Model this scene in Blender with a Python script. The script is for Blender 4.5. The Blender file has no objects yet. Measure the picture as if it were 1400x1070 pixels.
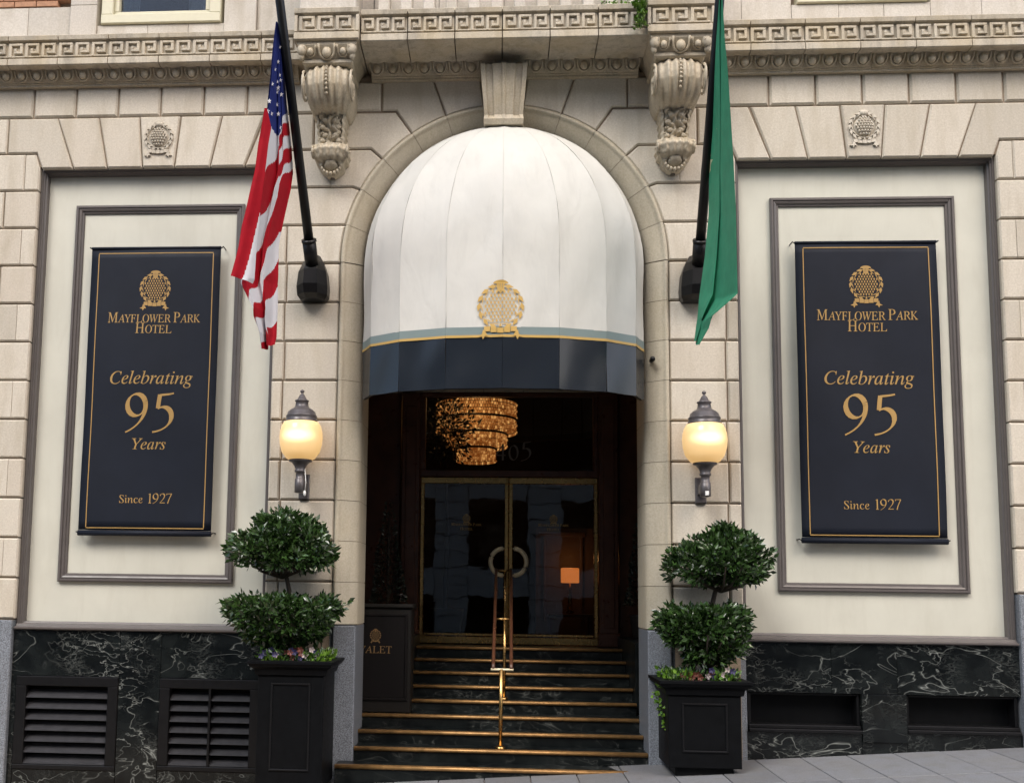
import bpy, bmesh, math, random
from math import sin, cos, pi, radians, hypot, atan2, sqrt
from mathutils import Vector, Matrix
from mathutils.geometry import tessellate_polygon
random.seed(7)
C = bpy.context.scene.collection
scene = bpy.context.scene

# ------------------------------------------------------------------ camera
cam = bpy.data.cameras.new('camera'); cob = bpy.data.objects.new('camera', cam); C.objects.link(cob)
RX = (0.997693528439562, 0.06639490200866084, 0.014118792337771018)
RD = (0.006766729846380756, 0.10967959269472098, -0.9939439613547165)
RF = (-0.06754135530919465, 0.9917469959286896, 0.10897734346834065)
m4 = Matrix(((RX[0], -RD[0], -RF[0], -0.0362), (RX[1], -RD[1], -RF[1], -9.8127), (RX[2], -RD[2], -RF[2], 1.6702), (0, 0, 0, 1)))
cob.matrix_world = m4
cam.sensor_fit = 'HORIZONTAL'; cam.sensor_width = 36; cam.lens = 1431.13 / 1400 * 36
cam.shift_x = 116.9 / 1400; cam.shift_y = 118.8 / 1400; cam.clip_end = 2000
scene.camera = cob

# ------------------------------------------------------------------ light
SUN_EL, SUN_AZ = 45, -34          # sun in front of the facade, to the left and high
w = bpy.data.worlds.new('World'); scene.world = w; w.use_nodes = True
nt = w.node_tree; nt.nodes.clear()
sky = nt.nodes.new('ShaderNodeTexSky'); sky.sky_type = 'NISHITA'; sky.sun_disc = False
sky.sun_elevation = radians(SUN_EL); sky.sun_rotation = radians(180 + SUN_AZ + 0); sky.air_density = 1.0; sky.dust_density = 3.5; sky.ozone_density = .8
bg = nt.nodes.new('ShaderNodeBackground'); bg.inputs['Strength'].default_value = 0.15
ou = nt.nodes.new('ShaderNodeOutputWorld')
nt.links.new(sky.outputs[0], bg.inputs[0]); nt.links.new(bg.outputs[0], ou.inputs[0])
sl = bpy.data.lights.new('sun', 'SUN'); sl.energy = 1.5; sl.angle = radians(24); sl.color = (1, .95, .88)
so = bpy.data.objects.new('sun', sl); C.objects.link(so)
sd = Vector((sin(radians(SUN_AZ)) * cos(radians(SUN_EL)), -cos(radians(SUN_AZ)) * cos(radians(SUN_EL)), sin(radians(SUN_EL))))
so.rotation_euler = sd.to_track_quat('Z', 'Y').to_euler(); so.location = (-10, -30, 40)
scene.view_settings.view_transform = 'Standard'; scene.view_settings.look = 'None'
scene.view_settings.exposure = 0.80; scene.view_settings.gamma = 1; scene.view_settings.use_curve_mapping = False

# ------------------------------------------------------------------ materials
def nodes(name):
    m = bpy.data.materials.new(name); m.use_nodes = True
    t = m.node_tree; b = t.nodes['Principled BSDF']
    return m, t, b
def N(t, kind, **kw):
    n = t.nodes.new(kind)
    for k, v in kw.items(): setattr(n, k, v)
    return n
def ramp(t, src, stops):
    r = t.nodes.new('ShaderNodeValToRGB'); e = r.color_ramp.elements
    e[0].position, e[0].color = stops[0][0], (*stops[0][1], 1)
    e[1].position, e[1].color = stops[-1][0], (*stops[-1][1], 1)
    for p, c in stops[1:-1]:
        q = e.new(p); q.color = (*c, 1)
    t.links.new(src, r.inputs[0]); return r.outputs[0]
def noise(t, scale, detail=4, rough=.55, dist=0, vec=None):
    n = t.nodes.new('ShaderNodeTexNoise'); n.inputs['Scale'].default_value = scale; n.inputs['Detail'].default_value = detail
    n.inputs['Roughness'].default_value = rough; n.inputs['Distortion'].default_value = dist
    if vec: t.links.new(vec, n.inputs['Vector'])
    return n.outputs['Fac']
def mix(t, a, b, f, mode='MIX'):
    n = t.nodes.new('ShaderNodeMix'); n.data_type = 'RGBA'; n.blend_type = mode
    for s, v in ((n.inputs[0], f), (n.inputs[6], a), (n.inputs[7], b)):
        if isinstance(v, (int, float)): s.default_value = v
        elif isinstance(v, tuple): s.default_value = (*v, 1)
        else: t.links.new(v, s)
    return n.outputs[2]
def math_(t, op, a, b=0.0, clamp=False):
    n = t.nodes.new('ShaderNodeMath'); n.operation = op; n.use_clamp = clamp
    for s, v in ((n.inputs[0], a), (n.inputs[1], b)):
        if isinstance(v, (int, float)): s.default_value = v
        else: t.links.new(v, s)
    return n.outputs[0]
def coords(t, scale=(1, 1, 1)):
    g = t.nodes.new('ShaderNodeNewGeometry'); mp = t.nodes.new('ShaderNodeMapping'); mp.inputs['Scale'].default_value = scale
    t.links.new(g.outputs['Position'], mp.inputs['Vector']); return mp.outputs[0]
def bump(t, b, h, dist=.004, strength=.6):
    n = t.nodes.new('ShaderNodeBump'); n.inputs['Distance'].default_value = dist; n.inputs['Strength'].default_value = strength
    t.links.new(h, n.inputs['Height']); t.links.new(n.outputs[0], b.inputs['Normal'])
def stone_mat(name, base, dark, dirt=.0, rough=.8, var=.12, grain=60, pink=.0):
    m, t, b = nodes(name); v = coords(t)
    n1 = noise(t, grain, 5, .7, 0, v); n2 = noise(t, 1.7, 4, .6, .3, v); n3 = noise(t, 9, 5, .6, 0, v)
    col = ramp(t, n1, [(.3, dark), (.62, base)])
    col = mix(t, col, tuple(x * .86 for x in base), ramp(t, n3, [(.45, (0, 0, 0)), (.72, (.55, .55, .55))]), 'MIX')
    oi = t.nodes.new('ShaderNodeObjectInfo')
    r = ramp(t, oi.outputs['Random'], [(0, (1 - var, 1 - var * 1.1, 1 - var * 1.25)), (.35, (1, .985, .96)), (.7, (1 + var * .2, 1 + var * .12, 1)), (1, (1 - var * .35, 1 - var * .55, 1 - var * .75))])
    col = mix(t, col, r, 1.0, 'MULTIPLY')
    if dirt:
        vs = coords(t, (5, 5, 1.1)); n4 = noise(t, 1.6, 7, .68, .4, vs)
        f = ramp(t, n4, [(.46, (0, 0, 0)), (.7, (dirt, dirt, dirt))])
        col = mix(t, col, (.075, .062, .045), f)
        n5 = noise(t, 3.2, 3, .5, 0, v)
        col = mix(t, col, (base[0] * .86, base[1] * .76, base[2] * .56), ramp(t, n5, [(.45, (0, 0, 0)), (.65, (dirt * .8,) * 3)]))
    else:
        vs = coords(t, (4, 4, .8)); n4 = noise(t, 1.4, 7, .68, .3, vs)
        col = mix(t, col, (base[0] * .62, base[1] * .57, base[2] * .48), ramp(t, n4, [(.47, (0, 0, 0)), (.74, (.62, .62, .62))]))
        n6 = noise(t, 330, 2, .5, 0, v); col = mix(t, col, (base[0] * .55, base[1] * .5, base[2] * .42), ramp(t, n6, [(.62, (0, 0, 0)), (.74, (.5, .5, .5))]))
    t.links.new(col, b.inputs['Base Color']); b.inputs['Roughness'].default_value = rough
    bump(t, b, n1, .0025, .5); return m
M = {}
M['stone'] = stone_mat('stone', (.62, .58, .505), (.48, .435, .365), var=.16)
M['stone_upper'] = stone_mat('stone_upper', (.60, .57, .52), (.46, .43, .38))
M['stone_carved'] = stone_mat('stone_carved', (.55, .49, .385), (.38, .33, .245), dirt=.34, var=.05, rough=.55)
M['stone_cornice'] = stone_mat('stone_cornice', (.56, .51, .42), (.42, .37, .29), dirt=.5, var=.06)
M['stone_ring'] = stone_mat('stone_ring', (.50, .455, .36), (.38, .34, .26), dirt=.16, rough=.5, var=.08)
M['mortar'] = stone_mat('mortar', (.36, .29, .22), (.24, .19, .14), dirt=.2)
M['granite'] = None
def granite():
    m, t, b = nodes('granite'); v = coords(t)
    n1 = noise(t, 130, 4, .8, 0, v); n2 = noise(t, 3, 3, .5, 0, v)
    c = ramp(t, n1, [(.36, (.03, .032, .04)), (.47, (.14, .155, .18)), (.6, (.32, .35, .39))])
    c = mix(t, c, (.14, .14, .15), ramp(t, n2, [(.4, (0, 0, 0)), (.75, (.4, .4, .4))]))
    t.links.new(c, b.inputs['Base Color']); b.inputs['Roughness'].default_value = .38; bump(t, b, n1, .001, .3); return m
M['granite'] = granite()
def marble(name='marble', k=1.0, lo=.50):
    m, t, b = nodes(name); v = coords(t, (1, 1, 1))
    def vein(scale, width, dist, seed, det=3):
        oi = t.nodes.new('ShaderNodeObjectInfo'); cx_ = t.nodes.new('ShaderNodeCombineXYZ'); k1 = math_(t, 'MULTIPLY', oi.outputs['Random'], 37.0); t.links.new(k1, cx_.inputs[0]); t.links.new(math_(t, 'MULTIPLY', k1, 1.7), cx_.inputs[1]); t.links.new(math_(t, 'ADD', k1, seed), cx_.inputs[2])
        mp = t.nodes.new('ShaderNodeMapping'); t.links.new(cx_.outputs[0], mp.inputs['Location']); mp.inputs['Rotation'].default_value = (.3, .9, seed)
        mp.inputs['Scale'].default_value = (1, 1, 1.9); t.links.new(v, mp.inputs['Vector'])
        n = noise(t, scale, det, .55, dist, mp.outputs[0])
        a = math_(t, 'ABSOLUTE', math_(t, 'SUBTRACT', n, .5))
        return ramp(t, a, [(0, (1, 1, 1)), (width, (.25, .25, .25)), (width * 3.5, (0, 0, 0))])
    v1 = vein(1.9, .0038, .7, 1.7); v2 = vein(5.2, .0055, .55, 5.1, 4); v3 = vein(13, .02, .4, 9.4, 3)
    mk = ramp(t, noise(t, 1.5, 2, .5, 0, v), [(lo, (0, 0, 0)), (lo + .17, (1, 1, 1))])
    mk2 = ramp(t, noise(t, 2.6, 2, .5, 0, coords(t, (1.2, 1, .8))), [(.52, (0, 0, 0)), (.66, (.6, .6, .6))])
    v1 = mix(t, v1, ramp(t, noise(t, 1.1, 2, .5, 0, v), [(.36, (.04, .04, .04)), (.6, (1, 1, 1))]), 1, 'MULTIPLY')
    s = mix(t, v1, mix(t, v2, mk, 1, 'MULTIPLY'), 1, 'ADD'); s = mix(t, s, mix(t, v3, mk2, 1, 'MULTIPLY'), .35, 'ADD')
    basec = ramp(t, noise(t, 4, 5, .6, .5, v), [(.35, (.003, .004, .0045)), (.75, (.013, .016, .016))])
    c = mix(t, basec, (.25 * k, .265 * k, .25 * k), s)
    t.links.new(c, b.inputs['Base Color']); b.inputs['Roughness'].default_value = .14; b.inputs['Specular IOR Level'].default_value = .35; return m
M['marble'] = marble(); M['marble_step'] = marble('marble_step', .36, .48); M['marble_step'].node_tree.nodes['Principled BSDF'].inputs['Specular IOR Level'].default_value = .16; M['marble_step'].node_tree.nodes['Principled BSDF'].inputs['Roughness'].default_value = .3
def plain(name, col, rough=.5, metal=0, spec=.5, nz=0, ns=20, coat=0, bmp=0):
    m, t, b = nodes(name)
    b.inputs['Roughness'].default_value = rough; b.inputs['Metallic'].default_value = metal; b.inputs['Specular IOR Level'].default_value = spec
    v = coords(t); n1 = noise(t, ns, 5, .6, .2, v)
    d = tuple(c * (1 - nz) for c in col)
    c = ramp(t, n1, [(.3, d), (.7, col)]); t.links.new(c, b.inputs['Base Color'])
    n2 = noise(t, ns * 2.3, 3, .6, 0, v); rr = t.nodes.new('ShaderNodeMapRange'); rr.inputs[3].default_value = max(rough - .1, .03); rr.inputs[4].default_value = min(rough + .12, 1)
    t.links.new(n2, rr.inputs[0]); t.links.new(rr.outputs[0], b.inputs['Roughness'])
    if coat: b.inputs['Coat Weight'].default_value = coat
    if bmp: bump(t, b, n1, bmp, .5)
    return m
M['cream'] = plain('cream_paint', (.585, .578, .50), .55, nz=.08, ns=2.5)
def panel_dirt(m, c2, amt):
    t = m.node_tree; b = t.nodes['Principled BSDF']; src = b.inputs['Base Color'].links[0].from_socket
    n = noise(t, 1.5, 7, .7, .5, coords(t, (4, 4, .7))); n2 = noise(t, .9, 5, .65, 0, coords(t))
    c = mix(t, src, c2, ramp(t, n, [(.48, (0, 0, 0)), (.8, (amt,) * 3)])); c = mix(t, c, c2, ramp(t, n2, [(.5, (0, 0, 0)), (.8, (amt * .8,) * 3)])); t.links.new(c, b.inputs['Base Color'])
panel_dirt(M['cream'], (.40, .38, .31), .32)
M['trim'] = plain('brown_grey_paint', (.115, .102, .098), .35, nz=.15, ns=6)
M['black'] = plain('black_paint', (.005, .0055, .0065), .45, spec=.10, nz=.4, ns=14)
M['black_metal'] = plain('black_metal', (.007, .007, .008), .35, spec=.3, nz=.4, ns=20)
M['louvre'] = plain('louvre_paint', (.04, .04, .045), .42, spec=.35, nz=.3, ns=12)
M['navy'] = plain('navy_banner', (.0085, .012, .022), .6, spec=.22, nz=.25, ns=2.2)
M['gold'] = plain('gold_print', (.40, .245, .075), .5, nz=.12, ns=9)
M['gold_awning'] = plain('gold_awning_print', (.56, .36, .10), .4, nz=.1, ns=9)
M['brass'] = plain('brass', (.60, .37, .14), .26, metal=1, nz=.25, ns=4)
M['nosing'] = plain('brass_nosing', (.46, .26, .10), .42, metal=.6, nz=.5, ns=11)
M['pale_brass'] = plain('pale_brass', (.86, .76, .52), .35, metal=.2, nz=.15, ns=11)
M['wood'] = plain('dark_red_wood', (.11, .045, .024), .3, nz=.45, ns=5)
M['ceiling'] = plain('dark_ceiling', (.10, .07, .05), .6, nz=.2)
M['canvas'] = plain('white_awning_canvas', (.635, .63, .59), .5, nz=.08, ns=2.2, spec=.3)
def canvas_streaks(m):
    t = m.node_tree; b = t.nodes['Principled BSDF']; src = b.inputs['Base Color'].links[0].from_socket
    n = noise(t, 2.6, 6, .65, .6, coords(t, (3.2, 3.2, .7))); n2 = noise(t, 1.3, 4, .6, 0, coords(t))
    c = mix(t, src, (.40, .395, .37), ramp(t, n, [(.5, (0, 0, 0)), (.78, (.24, .24, .24))]))
    c = mix(t, c, (.47, .48, .47), ramp(t, n2, [(.45, (0, 0, 0)), (.75, (.35, .35, .35))])); t.links.new(c, b.inputs['Base Color'])
    n3 = noise(t, 2.2, 3, .5, .8, coords(t, (2.0, 2.0, .9))); bump(t, b, n3, .03, .35)
canvas_streaks(M['canvas'])
M['stripe'] = plain('grey_green_stripe', (.19, .25, .25), .45, nz=.1, ns=4)
M['valance'] = plain('navy_vinyl', (.010, .014, .021), .22, nz=.03, ns=.8, spec=.6)
M['lampmetal'] = plain('grey_lamp_metal', (.12, .11, .115), .35, nz=.25, metal=.3, ns=30)
M['white'] = plain('white_paint', (.78, .78, .76), .5, nz=.05)
M['window_paint'] = plain('cream_window_paint', (.60, .57, .42), .45, nz=.06)
M['curtain'] = plain('blue_curtain', (.35, .42, .47), .8, nz=.2, ns=40)
M['brick'] = plain('orange_brick', (.50, .27, .16), .85, nz=.35, ns=30, bmp=.003)
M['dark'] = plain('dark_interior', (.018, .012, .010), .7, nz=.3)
M['lobby'] = plain('lobby_plaster', (.12, .075, .045), .6, nz=.2)
M['cloth_red'] = plain('flag_red', (.36, .006, .016), .65, nz=.18, ns=12)
M['cloth_white'] = plain('flag_white', (.60, .60, .64), .65, nz=.07, ns=12)
M['cloth_blue'] = plain('flag_blue', (.018, .028, .15), .65, nz=.2, ns=12)
M['cloth_green'] = plain('flag_green', (.045, .255, .145), .6, nz=.22, ns=7)
M['seal'] = plain('flag_seal', (.55, .55, .32), .6, nz=.4, ns=60)
for k_ in ('cloth_red', 'cloth_white', 'cloth_blue', 'cloth_green'):
    mm_ = M[k_]; b_ = mm_.node_tree.nodes['Principled BSDF']; b_.inputs['Specular IOR Level'].default_value = .12
M['bark'] = plain('bark', (.06, .045, .032), .8, nz=.4, ns=50, bmp=.003)
M['soil'] = plain('soil', (.03, .022, .015), .9, nz=.4, ns=40)
M['paver'] = stone_mat('paver', (.20, .212, .235), (.125, .132, .145), var=.2, grain=90, dirt=.25)
M['asphalt'] = plain('asphalt', (.055, .055, .058), .85, nz=.3, ns=80)
M['podium'] = plain('podium_paint', (.010, .009, .008), .5, spec=.2, nz=.2)
M['podium_dark'] = plain('podium_panel', (.006, .005, .005), .5, nz=.2, spec=.15)
M['opposite'] = stone_mat('opposite_stone', (.58, .55, .50), (.48, .45, .41), var=.12, grain=14)
M['plant_pot'] = plain('dark_pot', (.02, .018, .016), .5)
def leaf_mat(name, a, b_, rough=.3):
    m, t, b = nodes(name); v = coords(t); n = noise(t, 17, 3, .6, 0, v)
    ge = t.nodes.new('ShaderNodeNewGeometry')
    c = ramp(t, math_(t, 'ADD', math_(t, 'MULTIPLY', ge.outputs['Random Per Island'], .6), math_(t, 'MULTIPLY', n, .5)), [(.2, a), (.85, b_)])
    t.links.new(c, b.inputs['Base Color']); b.inputs['Roughness'].default_value = rough; b.inputs['Specular IOR Level'].default_value = .85
    return m
M['leaf'] = leaf_mat('leaf', (.010, .026, .006), (.046, .10, .022), .26)
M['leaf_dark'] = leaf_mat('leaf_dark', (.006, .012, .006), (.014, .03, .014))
M['leaf_bright'] = leaf_mat('leaf_bright', (.05, .13, .01), (.16, .30, .03))
M['flower_purple'] = plain('flower_purple', (.035, .028, .11), .6, nz=.3)
M['flower_white'] = plain('flower_white', (.5, .42, .42), .6)
M['flower_red'] = plain('flower_red', (.16, .04, .025), .6, nz=.3)
def emis(name, col, s, falloff=None):
    m, t, b = nodes(name); b.inputs['Base Color'].default_value = (*col, 1); b.inputs['Roughness'].default_value = .25
    b.inputs['Emission Color'].default_value = (*col, 1); b.inputs['Emission Strength'].default_value = s; return m, t, b
def globe_mat():
    m, t, b = emis('lamp_globe_glass', (1, .66, .27), 1)
    tc = t.nodes.new('ShaderNodeTexCoord'); mp = t.nodes.new('ShaderNodeMapping')
    mp.inputs['Scale'].default_value = (7.5, 7.5, 17); t.links.new(tc.outputs['Object'], mp.inputs['Vector'])
    ln = t.nodes.new('ShaderNodeVectorMath'); ln.operation = 'LENGTH'; t.links.new(mp.outputs[0], ln.inputs[0])
    mp.inputs['Location'].default_value = (0, 1.3, 0)
    # lamp's filament sits just behind the glass: glow falls off with distance from it
    mr = t.nodes.new('ShaderNodeMapRange'); mr.inputs[1].default_value = .1; mr.inputs[2].default_value = 1.5; mr.inputs[3].default_value = 1.25; mr.inputs[4].default_value = .30
    mr.interpolation_type = 'SMOOTHSTEP'
    t.links.new(ln.outputs['Value'], mr.inputs[0]); t.links.new(mr.outputs[0], b.inputs['Emission Strength'])
    mc = t.nodes.new('ShaderNodeMapRange'); mc.inputs[1].default_value = .2; mc.inputs[2].default_value = 1.6; mc.inputs[3].default_value = 1; mc.inputs[4].default_value = 0
    t.links.new(ln.outputs['Value'], mc.inputs[0])
    c = mix(t, (1, .56, .17), (1, .84, .46), mc.outputs[0]); t.links.new(c, b.inputs['Emission Color'])
    b.inputs['Base Color'].default_value = (.7, .55, .32, 1)
    return m
M['globe'] = globe_mat()
def crystal():
    m, t, b = emis('lit_crystal', (1, .42, .10), 1); v = coords(t)
    n = noise(t, 26, 2, .5, 0, v)
    oi = t.nodes.new('ShaderNodeNewGeometry')
    a = math_(t, 'MULTIPLY', oi.outputs['Random Per Island'], n)
    r = ramp(t, a, [(.02, (.10, .10, .10)), (.25, (.18, .18, .18)), (.55, (.62, .62, .62))])
    t.links.new(r, b.inputs['Emission Strength'])
    c = ramp(t, a, [(.1, (1, .26, .04)), (.5, (1, .50, .15))]); t.links.new(c, b.inputs['Emission Color']); b.inputs['Base Color'].default_value = (.3, .2, .1, 1)
    return m
M['crystal'] = crystal()
M['shade'] = emis('lit_lamp_shade', (1, .28, .055), .42)[0]
def glass(name='glass', tint=(1, 1, 1)):
    m = bpy.data.materials.new(name); m.use_nodes = True; t = m.node_tree; t.nodes.clear()
    tr = t.nodes.new('ShaderNodeBsdfTransparent'); tr.inputs[0].default_value = (*tint, 1)
    gl = t.nodes.new('ShaderNodeBsdfGlossy'); gl.inputs['Roughness'].default_value = .012
    fr = t.nodes.new('ShaderNodeFresnel'); fr.inputs[0].default_value = 1.52
    mx = t.nodes.new('ShaderNodeMixShader'); o = t.nodes.new('ShaderNodeOutputMaterial')
    n = noise(t, 2.5, 2, .5, 0, coords(t)); bp = t.nodes.new('ShaderNodeBump'); bp.inputs['Distance'].default_value = .004; bp.inputs['Strength'].default_value = .25
    t.links.new(n, bp.inputs['Height']); t.links.new(bp.outputs[0], gl.inputs['Normal'])
    t.links.new(fr.outputs[0], mx.inputs[0]); t.links.new(tr.outputs[0], mx.inputs[1]); t.links.new(gl.outputs[0], mx.inputs[2]); t.links.new(mx.outputs[0], o.inputs[0])
    return m
M['glass'] = glass('door_glass', (.8, .8, .8)); M['glass_dark'] = glass('dark_glass', (.25, .25, .25)); M['glass_upper'] = glass('upper_window_glass', (.75, .78, .8))

# ------------------------------------------------------------------ mesh helpers
class MB:
    def __init__(s): s.v = []; s.f = []; s.mi = []; s.sm = []
    def add(s, vs, fs, mi=0, smooth=False):
        o = len(s.v); s.v += [tuple(p) for p in vs]; s.f += [tuple(i + o for i in f) for f in fs]
        s.mi += [mi] * len(fs); s.sm += [smooth] * len(fs); return s
    def box(s, x0, x1, y0, y1, z0, z1, mi=0):
        return s.add([(x0, y0, z0), (x1, y0, z0), (x1, y1, z0), (x0, y1, z0), (x0, y0, z1), (x1, y0, z1), (x1, y1, z1), (x0, y1, z1)],
              [(0, 3, 2, 1), (4, 5, 6, 7), (0, 1, 5, 4), (1, 2, 6, 5), (2, 3, 7, 6), (3, 0, 4, 7)], mi)
    def bbox(s, x0, x1, y0, y1, z0, z1, c=.006, mi=0):      # box with chamfered front edges (facing -Y)
        vs = [(x0 + c, y0, z0 + c), (x1 - c, y0, z0 + c), (x1 - c, y0, z1 - c), (x0 + c, y0, z1 - c), (x0, y0 + c, z0), (x1, y0 + c, z0), (x1, y0 + c, z1), (x0, y0 + c, z1), (x0, y1, z0), (x1, y1, z0), (x1, y1, z1), (x0, y1, z1)]
        fs = [(0, 1, 2, 3), (8, 11, 10, 9)]
        for a in (0, 4):
            for i in range(4): fs.append((a + i, a + 4 + i, a + 4 + (i + 1) % 4, a + (i + 1) % 4))
        return s.add(vs, fs, mi)
    def lathe(s, c, prof, n=24, mi=0, smooth=True):        # prof [(r, z)] about the vertical through c
        vs = []; fs = []
        for r, z in prof:
            for k in range(n): a = 2 * pi * k / n; vs.append((c[0] + r * cos(a), c[1] + r * sin(a), c[2] + z))
        for j in range(len(prof) - 1):
            for k in range(n): fs.append((j * n + k, j * n + (k + 1) % n, (j + 1) * n + (k + 1) % n, (j + 1) * n + k))
        fs.append(tuple(range(n))[::-1]); fs.append(tuple(range((len(prof) - 1) * n, len(prof) * n)))
        return s.add(vs, fs, mi, smooth)
    def tube(s, pts, r, n=8, mi=0, smooth=True, cap=True):
        rs = r if isinstance(r, (list, tuple)) else [r] * len(pts)
        pts = [Vector(p) for p in pts]; vs = []; fs = []; up = Vector((0, 0, 1))
        for i, p in enumerate(pts):
            d = (pts[min(i + 1, len(pts) - 1)] - pts[max(i - 1, 0)]).normalized()
            a = d.cross(up if abs(d.z) < .9 else Vector((1, 0, 0))).normalized(); b = d.cross(a)
            for k in range(n): t_ = 2 * pi * k / n; q = p + rs[i] * (cos(t_) * a + sin(t_) * b); vs.append(tuple(q))
        for i in range(len(pts) - 1):
            for k in range(n): fs.append((i * n + k, (i + 1) * n + k, (i + 1) * n + (k + 1) % n, i * n + (k + 1) % n))
        if cap: fs.append(tuple(range(n))); fs.append(tuple(range((len(pts) - 1) * n, len(pts) * n))[::-1])
        return s.add(vs, fs, mi, smooth)
    def extr(s, poly, y0, y1, mi=0):                        # poly in XZ, extruded in Y
        if area(poly) < 0: poly = poly[::-1]
        n = len(poly); vs = [(x, y0, z) for x, z in poly] + [(x, y1, z) for x, z in poly]
        fs = [tuple(range(n)), tuple(range(n, 2 * n))[::-1]] + [(i, i + n, (i + 1) % n + n, (i + 1) % n) for i in range(n)]
        return s.add(vs, fs, mi)
    def prof(s, poly, x0, x1, mi=0):                        # poly in YZ, extruded along X
        n = len(poly); vs = [(x0, y, z) for y, z in poly] + [(x1, y, z) for y, z in poly]
        fs = [tuple(range(n)), tuple(range(n, 2 * n))[::-1]] + [(i, i + n, (i + 1) % n + n, (i + 1) % n) for i in range(n)]
        return s.add(vs, fs, mi)
    def ball(s, c, r, n=8, m=6, mi=0):
        rx, ry, rz = r if isinstance(r, tuple) else (r, r, r); vs = []; fs = []
        for j in range(m + 1):
            p = pi * j / m - pi / 2
            for k in range(n): a = 2 * pi * k / n; vs.append((c[0] + rx * cos(p) * cos(a), c[1] + ry * cos(p) * sin(a), c[2] + rz * sin(p)))
        for j in range(m):
            for k in range(n): fs.append((j * n + k, j * n + (k + 1) % n, (j + 1) * n + (k + 1) % n, (j + 1) * n + k))
        return s.add(vs, fs, mi, True)
    def mesh(s, name, mats, fix=True):
        me = bpy.data.meshes.new(name); me.from_pydata(s.v, [], s.f)
        for m in (mats if isinstance(mats, (list, tuple)) else [mats]): me.materials.append(m)
        me.polygons.foreach_set('material_index', s.mi); me.polygons.foreach_set('use_smooth', s.sm)
        if fix:
            bm = bmesh.new(); bm.from_mesh(me); bmesh.ops.recalc_face_normals(bm, faces=bm.faces); bm.to_mesh(me); bm.free()
        me.update(); return me
    def obj(s, name, mats, parent=None, fix=True, loc=None):
        return link(name, s.mesh(name, mats, fix), parent, loc)
def link(name, me, parent=None, loc=None, rot=None):
    o = bpy.data.objects.new(name, me); C.objects.link(o)
    if parent: o.parent = parent
    if loc: o.location = loc
    if rot: o.rotation_euler = rot
    return o
def area(p): return sum(p[i][0] * p[(i + 1) % len(p)][1] - p[(i + 1) % len(p)][0] * p[i][1] for i in range(len(p))) / 2
def tag(o, label=None, cat=None, group=None, kind=None):
    if label: o['label'] = label
    if cat: o['category'] = cat
    if group: o['group'] = group
    if kind: o['kind'] = kind
    return o
def empty(name, loc, label=None, cat=None, group=None):
    o = bpy.data.objects.new(name, None); C.objects.link(o); o.location = loc; o.empty_display_size = .2
    tag(o, label, cat, group); return o
def inset(poly, d):                                         # poly CCW, d per edge
    n = len(poly); out = []
    for i in range(n):
        p, a, b = poly[i], poly[i - 1], poly[(i + 1) % n]
        d0, d1 = d[i - 1], d[i]
        e0 = Vector((p[0] - a[0], p[1] - a[1])).normalized(); e1 = Vector((b[0] - p[0], b[1] - p[1])).normalized()
        n0 = Vector((-e0.y, e0.x)); n1 = Vector((-e1.y, e1.x))
        P = Vector(p[:2]); q0 = P + n0 * d0; q1 = P + n1 * d1
        cr = e0.x * e1.y - e0.y * e1.x
        if abs(cr) < .05: r = P + (n0 * d0 + n1 * d1) / 2
        else:
            t_ = ((q1 - q0).x * e1.y - (q1 - q0).y * e1.x) / cr; r = q0 + e0 * t_
        out.append((r.x, r.y))
    return out
GAP, CH = .0075, .013
def block(poly, parent, mat=None, y0=0.0, y1=.17, name='stone_block', gap=GAP, ch=CH, proud=None):
    fl = [len(p) > 2 for p in poly]; pts = [(p[0], p[1]) for p in poly]
    if area(pts) < 0: pts = pts[::-1]; fl = [fl[(len(fl) - 2 - i) % len(fl)] for i in range(len(fl))]
    if proud is None: proud = random.uniform(-.0025, .0025)
    a = inset(pts, [.0012 if f else gap for f in fl]); b = inset(pts, [.003 if f else gap + ch for f in fl])
    n = len(pts); y0 += proud
    vs = [(x, y0, z) for x, z in b] + [(x, y0 + ch, z) for x, z in a] + [(x, y1, z) for x, z in a]
    fs = [tuple(range(n))]
    for k in (0, n):
        for i in range(n): fs.append((k + i, k + n + i, k + n + (i + 1) % n, k + (i + 1) % n))
    return MB().add(vs, fs).obj(name, mat or M['stone'], parent)
def rect(x0, x1, z0, z1): return [(x0, z0), (x1, z0), (x1, z1), (x0, z1)]
# ------------------------------------------------------------------ ground
def gz(x, y): return .065 + .0695 * x + .02 * y
def sheet(name, x0, x1, y0, y1, dz, mat, parent=None):
    o = MB().add([(x0, y0, gz(x0, y0) + dz), (x1, y0, gz(x1, y0) + dz), (x1, y1, gz(x1, y1) + dz), (x0, y1, gz(x0, y1) + dz)], [(0, 1, 2, 3)]).obj(name, mat, parent, fix=False)
    return o
gr = MB().add([(-300, -300, -20.85 - 6), (300, -300, 20.85 - 6), (300, 60, 20.85 + 1.05), (-300, 60, -20.85 + 1.05)], [(0, 1, 2, 3)])
tag(sheet('ground', -400, 400, -300, 40, -.32, M['asphalt']), kind='structure')
tag(sheet('road', -60, 60, -17.0, -4.4, -.17, M['asphalt']), kind='structure')
kb = MB()
for i in range(40):
    x0 = -30 + i * 1.5; x1 = x0 + 1.49
    kb.add([(x0, -4.4, gz(x0, -4.4) - .3), (x1, -4.4, gz(x1, -4.4) - .3), (x1, -4.22, gz(x1, -4.22) - .3), (x0, -4.22, gz(x0, -4.22) - .3), (x0, -4.4, gz(x0, -4.4) - .015), (x1, -4.4, gz(x1, -4.4) - .015), (x1, -4.22, gz(x1, -4.22)), (x0, -4.22, gz(x0, -4.22))],
           [(0, 3, 2, 1), (4, 5, 6, 7), (0, 1, 5, 4), (1, 2, 6, 5), (2, 3, 7, 6), (3, 0, 4, 7)])
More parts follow.
